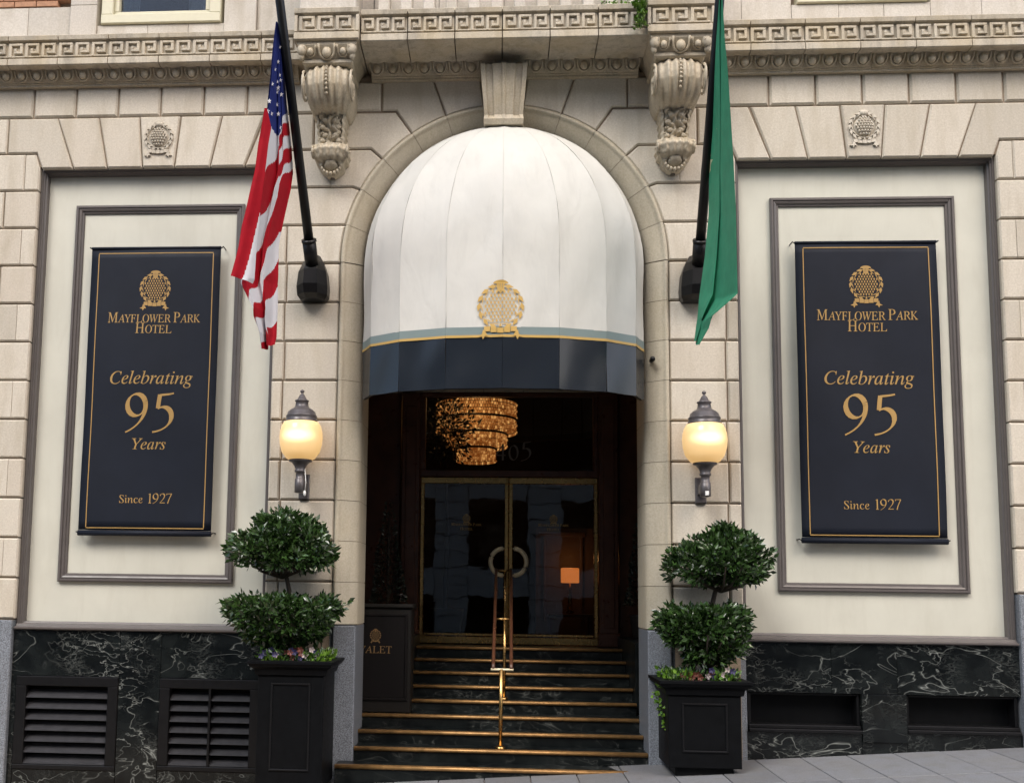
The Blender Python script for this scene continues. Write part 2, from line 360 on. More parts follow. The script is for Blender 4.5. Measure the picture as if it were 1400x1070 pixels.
tag(kb.obj('kerb', M['granite']), kind='structure')
sw = sheet('sidewalk', -30, 30, -4.22, .3, -.018, M['mortar']); tag(sw, kind='structure')
for j, (ya, yb) in enumerate(((-.98, .02), (-1.98, -1.0), (-3.0, -2.0))):
    for i in range(18):
        x0 = -1.75 + i * .405; x1 = x0 + .397; d = random.uniform(-.002, .002); c = .004
        vs = []
        for (xx, yy, zz) in ((x0 + c, ya + c, 0), (x1 - c, ya + c, 0), (x1 - c, yb - c, 0), (x0 + c, yb - c, 0), (x0, ya, -c), (x1, ya, -c), (x1, yb, -c), (x0, yb, -c), (x0, ya, -.03), (x1, ya, -.03), (x1, yb, -.03), (x0, yb, -.03)):
            vs.append((xx, yy, gz(xx, yy) + zz + d))
        fs = [(0, 1, 2, 3)] + [(a + i_, a + 4 + i_, a + 4 + (i_ + 1) % 4, a + (i_ + 1) % 4) for a in (0, 4) for i_ in range(4)]
        MB().add(vs, fs).obj('paving_slab', M['paver'], sw)

# ------------------------------------------------------------------ facade
F = empty('hotel_facade', (0, 0, 0), 'rusticated pale stone hotel front with arched entrance, two tall cream panels and carved cornice', 'building')
ZC, RO, RI = 4.85, 1.572, 1.345
def Zi(i): return 6.0 - .385 * i
def arc(a0, a1, r=RO, n=6, s=1): return [(s * r * cos(radians(a0 + (a1 - a0) * k / n)), ZC + r * sin(radians(a0 + (a1 - a0) * k / n))) for k in range(n + 1)]
# solid wall behind the blocks
wb = MB(); Y0, Y1 = .026, .6
def wbox(x0, x1, z0, z1, y0=Y0, y1=Y1): wb.box(x0, x1, y0, y1, z0, z1)
for s in (-1, 1):
    a, b = sorted((s * 4.66, s * 6.2)); wbox(a, b, -.8, 6.75)
    a, b = sorted((s * 1.60, s * 2.19)); wbox(a, b, -.6, 5.87)
    a, b = sorted((s * 2.19, s * 4.66)); wbox(a, b, 5.87, 6.75); wbox(a, b, -.8, 5.87, .30, .6)
# spandrel over the arch
pts = [(1.60 * cos(pi * k / 40), ZC + 1.60 * sin(pi * k / 40)) for k in range(41)]
for k in range(40):
    (xa, za), (xb, zb) = pts[k], pts[k + 1]
    wb.extr([(xa, za), (xa, 6.75), (xb, 6.75), (xb, zb)], Y0, Y1)
for s in (-1, 1):
    a, b = sorted((s * 1.60, s * 2.19)); wbox(a, b, 5.87, 6.75)
for k in range(40):
    a, b_ = pi * k / 40, pi * (k + 1) / 40
    wb.extr([(1.352 * cos(a), ZC + 1.352 * sin(a)), (1.61 * cos(a), ZC + 1.61 * sin(a)), (1.61 * cos(b_), ZC + 1.61 * sin(b_)), (1.352 * cos(b_), ZC + 1.352 * sin(b_))], .145, .59)
for s in (-1, 1):
    a, b_ = sorted((s * 1.352, s * 1.61)); wb.box(a, b_, .145, .59, 1.0, ZC)
wb.box(-6.2, 6.2, .09, .5, 6.752, 7.0)
wb.obj('backing_wall', M['mortar'], F)

def mir(poly, s):
    q = [(s * p[0],) + tuple(p[1:]) for p in poly]
    if s > 0: return q
    # keep edge flags with their edge after mirroring
    fl = [len(p) > 2 for p in poly]; r = q[::-1]; n = len(poly); out = []
    for i, p in enumerate(r):
        f = fl[(n - 2 - i) % n]; out.append((p[0], p[1], 'f') if f else (p[0], p[1]))
    return out
TOPZ = 6.70
for s in (-1, 1):
    B = lambda poly, **k: block(mir(poly, s), F, **k)
    # arch voussoirs
    B([(.69, TOPZ), (.225, TOPZ), (.185, 6.411)] + arc(83, 69.1)[1:])
    B([(1.2, TOPZ), (.69, TOPZ)] + arc(69.1, 55.4) + [(1.058, 6.385), (1.2, 6.385)])
    B([(1.865, 6.375), (1.058, 6.375)] + arc(55.4, 41.4) + [(1.30, 6.0), (1.865, 6.0)])
    B([(1.865, 6.375), (1.865, 6.0), (2.172, 6.0), (2.235, 5.838), (2.556, 5.838), (2.352, 6.375)])
    B([(1.30, 6.0), *arc(41.4, 27.8), (1.475, 5.615), (1.694, 5.615, 'f'), (1.694, 6.0)])
    B([(1.694, 6.0, 'f'), (1.694, 5.615), (2.225, 5.615), (2.225, 5.85), (2.172, 6.0)])
    B([(1.475, 5.615), *arc(27.8, 14), (1.535, 5.23), (2.225, 5.23), (2.225, 5.615)])
    B([(1.535, 5.23), *arc(14, 0), (2.11, 4.845), (2.11, 5.23)]); B(rect(2.11, 2.225, 4.845, 5.23))
    for i in range(3, 12):
        z1, z0 = Zi(i), Zi(i + 1)
        if i == 11: z0 = 1.37
        B(rect(1.572, 2.11 - (.012 if i % 2 else 0), z0, z1)); B(rect(2.11 - (.012 if i % 2 else 0), 2.225, z0, z1))
    # far quoins
    B([(4.985, 6.375), (4.478, 6.375), (4.292, 5.838), (4.616, 5.838), (4.678, 6.0), (4.985, 6.0)])
    B(rect(4.985, 5.9, 6.0, 6.375))
    nb = 12 if s < 0 else 11
    for i in range(0, nb):
        z1, z0 = Zi(i), Zi(i + 1)
        if i == nb - 1: z0 = 1.37 if s < 0 else 1.745
        if i == 0:
            B([(4.678, 6.0), (4.632, 5.85), (4.632, z0), (4.785, z0, 'f'), (4.785, 6.0)]); B(rect(4.785, 5.5, z0, z1)); continue
        if i % 2 == 0: B([(4.632, z0), (4.785, z0, 'f'), (4.785, z1), (4.632, z1)]); B([(4.785, z0), (5.5, z0), (5.5, z1), (4.785, z1, 'f')])
        else: B(rect(4.632, 4.985, z0, z1)); B(rect(4.985, 5.7, z0, z1))
    # flat-arch voussoirs over the panel
    for t in (-1, 1):
        c = 3.425
        B([(c + t * .21, 6.375), (c + t * .16, 5.838), (c + t * .52, 5.838), (c + t * .63, 6.375)])
        B([(c + t * .63, 6.375), (c + t * .52, 5.838), (c + t * .868, 5.838), (c + t * 1.06, 6.375)])
    B([(3.425 - .21, 6.375), (3.425 - .16, 5.838), (3.425 + .16, 5.838), (3.425 + .21, 6.375)], proud=-.008)
    # band course
    xs = [1.2, 1.67, 2.11, 2.55, 2.99, 3.428, 3.865, 4.30, 4.737, 5.17, 5.6]
    for a, b in zip(xs, xs[1:]): B(rect(a, b, 6.375 if a > 1.3 else 6.385, TOPZ), ch=.018, gap=.009)
    # granite base
    a, b = sorted((s * 1.565, s * 2.24)); g = MB(); g.bbox(a, b, .03, .5, -.6, 1.36, .006); g.obj('granite_base', M['granite'], F)
    zt = 1.36 if s < 0 else 1.735; a, b = sorted((s * 4.648, s * 5.9)); g = MB(); g.bbox(a, b, -.02, .5, -.9, zt, .008); g.obj('granite_base', M['granite'], F)
    a, b = sorted((s * 1.347, s * 1.56)); g = MB(); g.bbox(a, b, -.025, .6, -.4, 1.36, .01); g.obj('granite_base', M['granite'], F)

# arch ring: curved splay stones
prof = [(1.568, .03), (1.568, -.022), (1.535, -.03), (1.525, -.012), (1.50, .0), (1.46, .022), (1.42, .05), (1.385, .075), (1.36, .10), (1.347, .135), (1.345, .60)]
def ring_piece(path, s):   # path: list of (dirx, dirz, cx, cz) rays
    vs = []; fs = []; n = len(prof)
    for dx, dz, cx, cz in path:
        for r, y in prof: vs.append((s * (cx + r * dx), y, cz + r * dz))
    for i in range(len(path) - 1):
        for j in range(n - 1): fs.append((i * n + j, i * n + j + 1, (i + 1) * n + j + 1, (i + 1) * n + j))
    o = MB().add(vs, fs, 0, True).obj('arch_stone', M['stone_ring'], F)
    return o
for s in (-1, 1):
    al = [0, 13.8, 27.8, 41.4, 55.4, 69.1, 88]
    for a0, a1 in zip(al, al[1:]):
        ring_piece([(cos(radians(a)), sin(radians(a)), 0, ZC) for a in [a0 + .08 + (a1 - a0 - .16) * k / 8 for k in range(9)]], s)
    for i in range(3, 12):
        z1, z0 = Zi(i), Zi(i + 1)
        if i == 11: z0 = 1.37
        ring_piece([(1, 0, 0, z0 + .0022), (1, 0, 0, z1 - .0022)], s)
# keystone
k = MB(); n = 9
vs = []; fs = []
fl = [-1, -.82, -.78, -.52, -.48, -.1, -.06, .06, .1, .48, .52, .78, .82, 1]; dp = [0, 0, .018, .018, .0, .0, -.012, -.012, .0, .0, .018, .018, 0, 0]
for j in range(13):
    t = j / 12; z = 6.70 - .56 * t; hw = .225 - .05 * t; d = .30 - .13 * t ** .8 + .03 * sin(t * pi)
    if t > .88: d += .035 ; hw += .012
    for f, q in zip(fl, dp): vs.append((f * hw, -d + (q if t < .88 else 0), z))
m = len(fl)
for j in range(12):
    for i in range(m - 1): fs.append((j * m + i, j * m + i + 1, (j + 1) * m + i + 1, (j + 1) * m + i))
k.add(vs, fs, 0, False)
for sx in (0, m - 1):
    for j in range(12):
        a, b = vs[j * m + sx], vs[(j + 1) * m + sx]; k.add([a, b, (b[0], .1, b[2]), (a[0], .1, a[2])], [(0, 1, 2, 3)])
a, b = vs[12 * m], vs[13 * m - 1]; k.add([a, b, (b[0], .1, b[2]), (a[0], .1, a[2])], [(0, 1, 2, 3)])
k.obj('arch_keystone', M['stone_carved'], F)

# ------------------------------------------------------------------ entablature
# bed moulding
bed = [(.1, 6.680), (-.045, 6.680), (-.045, 6.700), (-.058, 6.704), (-.058, 6.714), (-.066, 6.716), (-.09, 6.75), (-.125, 6.80), (-.14, 6.835), (.1, 6.84)]
for x0, x1 in [(-6, -4.99), (-4.99, -4.25), (-4.25, -3.5), (-3.5, -2.75), (-2.75, -2.02), (-1.3, -.62), (-.62, .02), (.02, .62), (.62, 1.3), (2.02, 2.75), (2.75, 3.5), (3.5, 4.25), (4.25, 4.99), (4.99, 6)]:
    MB().prof(bed, x0 + .0015, x1 - .0015).obj('bed_moulding', M['stone_carved'], F)
# egg and dart
e = MB(); e.ball((0, -.112, 6.765), (.040, .034, .046), 10, 8)
hus = [(.064 * cos(t), -.112, 6.785 - .068 * sin(t)) for t in [pi * k / 10 for k in range(11)]]
hus = [(x, -.132 + (6.80 - z) * .55, z) for x, _, z in hus]; hus = [(hus[0][0], -.15, 6.825)] + hus + [(hus[-1][0], -.15, 6.825)]
e.tube(hus, .010, 6)
e.add([(.070, -.135, 6.825), (.088, -.135, 6.825), (.079, -.075, 6.715), (.079, -.15, 6.80)], [(0, 2, 3), (3, 2, 1), (0, 3, 1)])
egg_me = e.mesh('egg_and_dart', M['stone_carved'])
for s in (-1, 1):
    for i in range(19): link('egg_and_dart', egg_me, F, (s * (2.14 + i * .158), 0, 0))
for i in range(-8, 9):
    if abs(i) != 0 or True: link('egg_and_dart', egg_me, F, (i * .155, .0, 0))
# Greek key relief
def key_mesh(wd, hh, th=.022):
    u = wd; k_ = MB(); t_ = .17
    segs = [(0, t_, 0, 1), (t_, .84, 1 - t_, 1), (.84 - t_, .84, .26, 1 - t_), (.32, .84 - t_, .26, .26 + t_), (.32, .32 + t_ * .9, .26 + t_, .64), (t_, 1, -.02, .08)]
    for a, b, c, d in segs: k_.bbox(a * u, b * u, -th, .004, c * hh, d * hh, .003)
    return k_.mesh('greek_key', M['stone_cornice'])
ZB, ZK0, ZK1, ZT = 6.81, 6.898, 7.052, 7.118
def cornice_block(x0, x1, Y, nk, mat='stone_cornice', back=.2, frame=False):
    g = .0045
    pf = [(back, ZB + .004), (Y + .01, ZB), (Y, ZB + .008), (Y, ZK0 - .022), (Y + .012, ZK0 - .012), (Y + .035, ZK0 - .008), (Y + .035, ZK1 + .008), (Y + .012, ZK1 + .014), (Y - .004, ZK1 + .02), (Y - .012, ZT - .006), (Y - .006, ZT), (back, ZT + .03)]
    o = MB().prof(pf, x0 + g, x1 - g).obj('cornice_block', M[mat], F)
    wd = (x1 - x0 - (.10 if frame else .01)) / nk; me = key_me(wd)
    for i in range(nk): link('greek_key', me, o, (x0 + (.05 if frame else .005) + i * wd, Y + .032, ZK0 + .004))
    if frame:
        for xa in (x0 + .004, x1 - .034): MB().bbox(xa, xa + .03, Y + .008, Y + .04, ZK0 - .004, ZK1 + .004, .003).obj('end_fillet', M[mat], o)
    return o
_km = {}
def key_me(wd):
    kk = round(wd, 3)
    if kk not in _km: _km[kk] = key_mesh(wd, ZK1 - ZK0 - .01)
    return _km[kk]
YS, YM, YB = -.235, -.555, -.61
xs = [-5.94, -5.43, -4.92, -4.41, -3.90, -3.39, -2.88, -2.37]
for a, b in zip(xs, xs[1:]): cornice_block(a, b, YS, 3)
cornice_block(-2.37, -1.86, YS, 3); cornice_block(1.86, 2.33, YS, 3)
xs = [2.33 + .507 * i for i in range(8)]
for a, b in zip(xs, xs[1:]): cornice_block(a, b, YS, 3)
xs = [-1.35, -.906, -.462, -.018, .425, .87, 1.32]
for a, b in zip(xs, xs[1:]): cornice_block(a, b, YM, 3)
for s, c in ((-1, -1.665), (1, 1.62)): 
    cornice_block(c - .31, c + .31, YB, 3, frame=True)
    # ovolo block with one egg
    o = MB(); vs = []; L = [(6.808, .285, .575), (6.80, .285, .575), (6.775, .275, .572), (6.74, .255, .55), (6.70, .235, .525), (6.665, .225, .50), (6.66, .235, .51), (6.63, .235, .51), (6.615, .215, .49)]
    for z, hw, d in L: vs += [(c - hw, .1, z), (c - hw, -d, z), (c + hw, -d, z), (c + hw, .1, z)]
    fs = []
    for j in range(len(L) - 1):
        for i in range(4): fs.append((j * 4 + i, j * 4 + (i + 1) % 4, j * 4 + 4 + (i + 1) % 4, j * 4 + 4 + i))
    fs.append((len(L) * 4 - 4, len(L) * 4 - 3, len(L) * 4 - 2, len(L) * 4 - 1))
    o.add(vs, fs); ob = o.obj('bracket_cap', M['stone_carved'], F)
    for dx, sc in ((0, 1.15), (-.155, .8), (.155, .8)):
        q = link('egg_and_dart', egg_me, ob, (c + dx, -.44, 6.735 - 6.788 * sc), None); q.scale = (sc, 1, sc)
    for sx in (-1, 1):
        l = MB(); l.ball((c + sx * .235, -.55, 6.74), (.05, .035, .06), 10, 6); l.ball((c + sx * .24, -.53, 6.69), (.03, .03, .05), 8, 6); l.obj('corner_leaf', M['stone_carved'], ob)
    # scroll console
    KP = [(6.618, .47, .19), (6.60, .49, .212), (6.55, .53, .222), (6.48, .54, .224), (6.42, .535, .222), (6.36, .505, .214), (6.31, .47, .202), (6.27, .42, .184), (6.245, .36, .168), (6.238, .27, .145), (6.16, .245, .136), (6.08, .21, .130), (6.0, .19, .128), (5.975, .20, .135), (5.955, .25, .158), (5.91, .285, .166), (5.86, .28, .164), (5.82, .24, .148), (5.80, .19, .13), (5.77, .17, .118), (5.73, .13, .095), (5.70, .09, .055), (5.685, .05, .02)]
    def kp(z):
        for (z1, d1, w1), (z0, d0, w0) in zip(KP, KP[1:]):
            if z0 <= z <= z1: t = (z1 - z) / (z1 - z0); return d1 + (d0 - d1) * t, w1 + (w0 - w1) * t
        return KP[-1][1:]
    vs = []; fs = []; nu, nv = 56, 110
    for j in range(nv + 1):
        z = 6.618 - (6.618 - 5.686) * j / nv; d, hw = kp(z)
        for i in range(nu + 1):
            u = -1 + 2 * i / nu; y = -d + .10 * abs(u) ** 3.2 * d / .5
            if z > 6.235:
                y += .017 * cos(u * pi * 6.0) * (1 - abs(u) ** 6)
                if abs(u) < .09: y -= .004
            elif z > 5.97:
                t = (z - 5.97) / .26
                if abs(u) > .80: y -= .022
                else:
                    a_ = cos(9 * u - 7 * t * (1 if u > 0 else -1) + 2.2 * cos(t * 9)); y -= .016 * a_ + .012 * cos(t * 22 + 5 * abs(u)) + .012 * (1 - abs(u))
                    if abs(u) > .72: y += .02
            elif z > 5.80:
                y += .010 * cos(u * pi * 5) + .006 * cos(z * 90)
            else:
                e_ = ((u * hw) / .065) ** 2 + ((z - 5.765) / .05) ** 2
                if e_ < 1: y -= .035 * sqrt(1 - e_)
                elif e_ < 1.5: y += .02
                else: y -= .012 * abs(cos(atan2(z - 5.765, u * hw) * 6))
            sc_ = 1.0
            if z < 6.235: sc_ = 1 + .05 * cos(z * 95)
            vs.append((c + u * hw * sc_, y, z))
    for j in range(nv):
        for i in range(nu): fs.append((j * (nu + 1) + i, j * (nu + 1) + i + 1, (j + 1) * (nu + 1) + i + 1, (j + 1) * (nu + 1) + i))
    b = MB(); b.add(vs, fs, 0, True)
    for i in (0, nu):
        for j in range(nv): p, q = vs[j * (nu + 1) + i], vs[(j + 1) * (nu + 1) + i]; b.add([p, q, (q[0], .1, q[2]), (p[0], .1, p[2])], [(0, 1, 2, 3)])
    br = b.obj('scroll_bracket', M['stone_carved'], F)
    for j in range(8):
        t = j / 7; z = 6.585 - .25 * t; d, hw = kp(z); MB().ball((c, -d - .012, z), (.014, .014, .0155), 8, 6).obj('bead', M['stone_carved'], br)
    for sx in (-1, 1):
        for (zc, yc, r, n_) in ((6.44, -.40, .145, 2.2), (5.885, -.19, .062, 1.8)):
            hw = kp(zc)[1]; v = MB(); px = c + sx * (hw + .004)
            v.tube([(px, yc + r * (1 - .8 * t) * cos(n_ * 2 * pi * t + 2), zc + r * (1 - .8 * t) * sin(n_ * 2 * pi * t + 2)) for t in [k / 40 for k in range(41)]], [.014 * (1 - .4 * k / 40) for k in range(41)], 6)
            v.ball((px, yc, zc), (.028, r * .25, r * .25), 8, 6); v.obj('volute', M['stone_carved'], br)
        # acanthus lobes on the waist
        for kx, zz in ((.045, 6.18), (.075, 6.12), (.05, 6.05), (.08, 6.0)):
            l = MB(); l.ball((c + sx * kx, -kp(zz)[0] - .012, zz), (.03, .018, .024), 8, 6); l.ball((c + sx * (kx + .02), -kp(zz)[0] - .02, zz + .018), (.013, .014, .011), 6, 5); l.obj('acanthus_lobe', M['stone_carved'], br)
    for k in range(9):
        a = pi + pi * k / 8; l = MB(); l.ball((c + .092 * cos(a), -.15, 5.775 + .082 * sin(a)), (.017, .025, .021), 6, 5); l.obj('leaf_tip', M['stone_carved'], br)

# ------------------------------------------------------------------ storey above the cornice
uw = MB()
for a, b in ((-6, -4.42), (-4.42, -4.12)): pass
MB().box(-6, 6, .16, .5, 7.0, 9.0).obj('upper_backing_wall', M['mortar'], F)
def ublock(x0, x1, z0, z1, y=.09): block(rect(x0, x1, z0, z1), F, M['stone_upper'], y0=y, y1=.2, gap=.002, ch=.003, name='upper_stone')
for x0, x1 in ((-5.9, -5.35), (-5.35, -4.89), (-4.89, -4.43)): ublock(x0, x1, 7.15, 7.61)
ublock(-4.43, -4.15, 7.15, 7.60, .05); ublock(-4.43, -4.15, 7.60, 8.4, .05)
for a, b in ((-4.15, -3.62), (-3.62, -3.2), (-3.2, -2.83)): ublock(a, b, 7.15, 7.385, .07)
ublock(-2.83, -2.50, 7.15, 7.95, .05); ublock(-2.50, -1.98, 7.15, 7.95); ublock(-1.98, -1.3, 7.15, 7.95)
for a, b in ((1.3, 1.9), (1.9, 2.32), (2.32, 2.80), (2.80, 3.25), (3.25, 3.68), (3.68, 4.12), (4.12, 4.6), (4.6, 5.2), (5.2, 5.8)): ublock(a, b, 7.15, 7.435 if 2.7 < a < 4.1 else 8.0, .07)
for a, b in ((-1.3, -.65), (-.65, 0), (0, .65), (.65, 1.3)): ublock(a, b, 7.15, 8.0, .07)
bm_ = MB().bbox(0, .222, .0, .08, 0, .058, .003).mesh('brick', M['brick'])
for r in range(6):
    for i in range(8):
        x = -6.2 + i * .232 + (.116 if r % 2 else 0)
        if x + .222 < -4.44: link('brick', bm_, F, (x, .085, 7.618 + r * .068))
for c, z0 in ((-3.485, 7.39), (3.47, 7.44)):
    wf = MB(); hw = .62
    for (a, b, zz0, zz1, y) in ((c - hw, c + hw, z0, z0 + .10, .04), (c - hw, c - hw + .12, z0 + .10, z0 + 1.6, .05), (c + hw - .12, c + hw, z0 + .10, z0 + 1.6, .05)): wf.bbox(a, b, y, .2, zz0, zz1, .008)
    for (a, b, zz0, zz1) in ((c - hw + .12, c + hw - .12, z0 + .10, z0 + .15), (c - hw + .12, c - hw + .17, z0 + .15, z0 + 1.6), (c + hw - .17, c + hw - .12, z0 + .15, z0 + 1.6)): wf.bbox(a, b, .09, .2, zz0, zz1, .006)
    wo = wf.obj('window_frame', M['window_paint'], F)
    MB().box(c - .46, c + .46, .146, .148, z0 + .14, z0 + 1.6).obj('pane', M['glass_upper'], wo)
    MB().box(c - .46, c + .46, .1585, .1595, z0 + .14, z0 + 1.6).obj('dark_room', M['dark'], wo)
    for sx in (-1, 1):
        cv = MB(); vs = []; fs = []
        for i in range(25):
            x = c + sx * (.445 - .19 * i / 24); y = .153 + .003 * sin(i * 1.4); vs += [(x, y, z0 + .14), (x, y, z0 + 1.6)]
        for i in range(24): fs.append((2 * i, 2 * i + 1, 2 * i + 3, 2 * i + 2))
        cv.add(vs, fs, 0, True).obj('curtain', M['curtain'], wo)
# balustrade feet above the middle cornice
MB().prof([(YM + .04, 7.12), (YM + .05, 7.15), (.2, 7.16), (.2, 7.10)], -1.33, 1.30).obj('balcony_kerb', M['stone_cornice'], F)
for i in range(12):
    x = -1.2 + i * .215; MB().bbox(x, x + .11, YM + .10, YM + .24, 7.15, 7.9, .01).obj('baluster', M['stone_upper'], F)
for c in (-1.665, 1.62): MB().bbox(c - .27, c + .27, YB + .05, -.1, 7.13, 8.0, .01).obj('balcony_pedestal', M['stone_upper'], F)

# ------------------------------------------------------------------ cream panels
for s in (-1, 1):
    c = 3.425 * s
    P = MB(); P.box(c - 1.23, c + 1.23, .15, .2, 1.25, 5.87); po = P.obj('cream_panel', M['cream'], F)
    def frame(x0, x1, z0, z1, prof_, name, mat, par, open_bottom=False):  # prof_: [(offset inward, y)]
        o = MB(); n = len(prof_); vs = []
        for off, y in prof_: vs += [(x0 + off, y, z0 + off), (x1 - off, y, z0 + off), (x1 - off, y, z1 - off), (x0 + off, y, z1 - off)]
        fs = []
        for j in range(n - 1):
            for i in range(4):
                if open_bottom and i == 0: continue
                fs.append((4 * j + i, 4 * j + (i + 1) % 4, 4 * j + 4 + (i + 1) % 4, 4 * j + 4 + i))
        return o.add(vs, fs).obj(name, mat, par)
    frame(c - 1.21, c + 1.21, 1.20, 5.86, [(0, .05), (.02, .045), (.024, .06), (.034, .062), (.036, .085), (.048, .095), (.052, .15)], 'panel_border', M['trim'], po, True)
    o = MB().prof([(.2, 1.27), (.0, 1.275), (-.012, 1.285), (-.012, 1.30), (.03, 1.31), (.035, 1.328), (.09, 1.335), (.10, 1.35), (.2, 1.355)], c - 1.207, c + 1.207).obj('panel_sill', M['trim'], po)
    frame(c - .86, c + .86, 1.735, 5.50, [(0, .15), (0, .115), (.012, .105), (.026, .105), (.030, .118), (.042, .112), (.056, .118), (.062, .13), (.078, .132), (.084, .15)], 'panel_moulding', M['trim'], po)

# ------------------------------------------------------------------ marble plinth with vents and low windows
def slab(x0, x1, z0, z1, y=.03, holes=None):
    MB().bbox(x0 + .0015, x1 - .0015, y, .3, z0, z1, .002).obj('marble_slab', M['marble'], F)
# left side
slab(-4.648, -3.60, .842, 1.272); slab(-3.60, -3.20, .842, 1.272); slab(-3.20, -2.235, .842, 1.272)
slab(-4.648, -4.595, -.5, .840); slab(-3.598, -3.20, -.5, .840); slab(-4.593, -3.60, -.6, -.028); slab(-3.198, -2.235, -.6, -.012)
def louvre(x0, x1, z0, z1, n, mull, label):
    v = tag(empty('louvre_vent', ((x0 + x1) / 2, .05, z0)), None)
    v.parent = F
    def L(mb): 
        mb.v = [(a - (x0 + x1) / 2, b - .05, d - z0) for a, b, d in mb.v]; return mb
    fw = .10; fr = MB()
    for a, b, c_, d in ((x0, x1, z1 - .09, z1), (x0, x1, z0, z0 + .045), (x0, x0 + fw, z0 + .045, z1 - .09), (x1 - fw, x1, z0 + .045, z1 - .09)): fr.bbox(a, b, .018, .1, c_, d, .006)
    if mull: fr.bbox((x0 + x1) / 2 - .012, (x0 + x1) / 2 + .012, .022, .1, z0 + .045, z1 - .09, .003)
    L(fr).obj('vent_frame', M['black_metal'], v)
    L(MB().box(x0, x1, .2, .21, z0, z1)).obj('vent_back', M['black'], v)
    zz0, zz1 = z0 + .05, z1 - .10; st = (zz1 - zz0) / n
    for i in range(n):
        z = zz0 + st * i
        for a, b in (((x0 + fw, (x0 + x1) / 2 - .012), ((x0 + x1) / 2 + .012, x1 - fw)) if mull else ((x0 + fw, x1 - fw),)):
            sl_ = MB(); sl_.prof([(.035, z), (.037, z + .012), (.043, z + .014), (.125, z + st * .72), (.125, z + st * .66), (.045, z + .001)], a, b)
            L(sl_).obj('slat', M['louvre'], v)
louvre(-4.593, -3.60, -.026, .838, 7, False, ''); louvre(-3.198, -2.235, -.01, .838, 7, True, '')
# right side
slab(2.235, 2.995, .824, 1.272); slab(2.995, 3.576, .824, 1.272); slab(3.576, 4.648, .824, 1.272)
slab(3.25, 3.645, .40, .822, .012); slab(2.235, 3.25, -.1, .47); slab(3.25, 3.645, -.1, .398); slab(3.645, 4.648, -.1, .485)
for x0, x1, z0 in ((2.25, 3.248, .472), (3.648, 4.63, .487)):
    wo = MB(); zz = .82
    for a, b, c_, d, y in ((x0, x1, z0, z0 + .03, .0), (x0, x1, z0 + .03, z0 + .065, .03), (x0, x0 + .03, z0 + .065, zz, .06), (x1 - .03, x1, z0 + .065, zz, .06), (x0 + .03, x1 - .03, zz - .02, zz, .06)): wo.bbox(a, b, y, .3, c_, d, .005)
    wf = wo.obj('cellar_window', M['black_metal'], F)
    MB().box(x0 + .03, x1 - .03, .20, .205, z0 + .065, zz - .02).obj('dark_recess_sheet', M['black'], wf)  # black sheet: the darkness of the window recess put into its colour
MB().bbox(-2.235, -1.565, .06, .3, -.6, .0, .002).obj('footing', M['granite'], F)
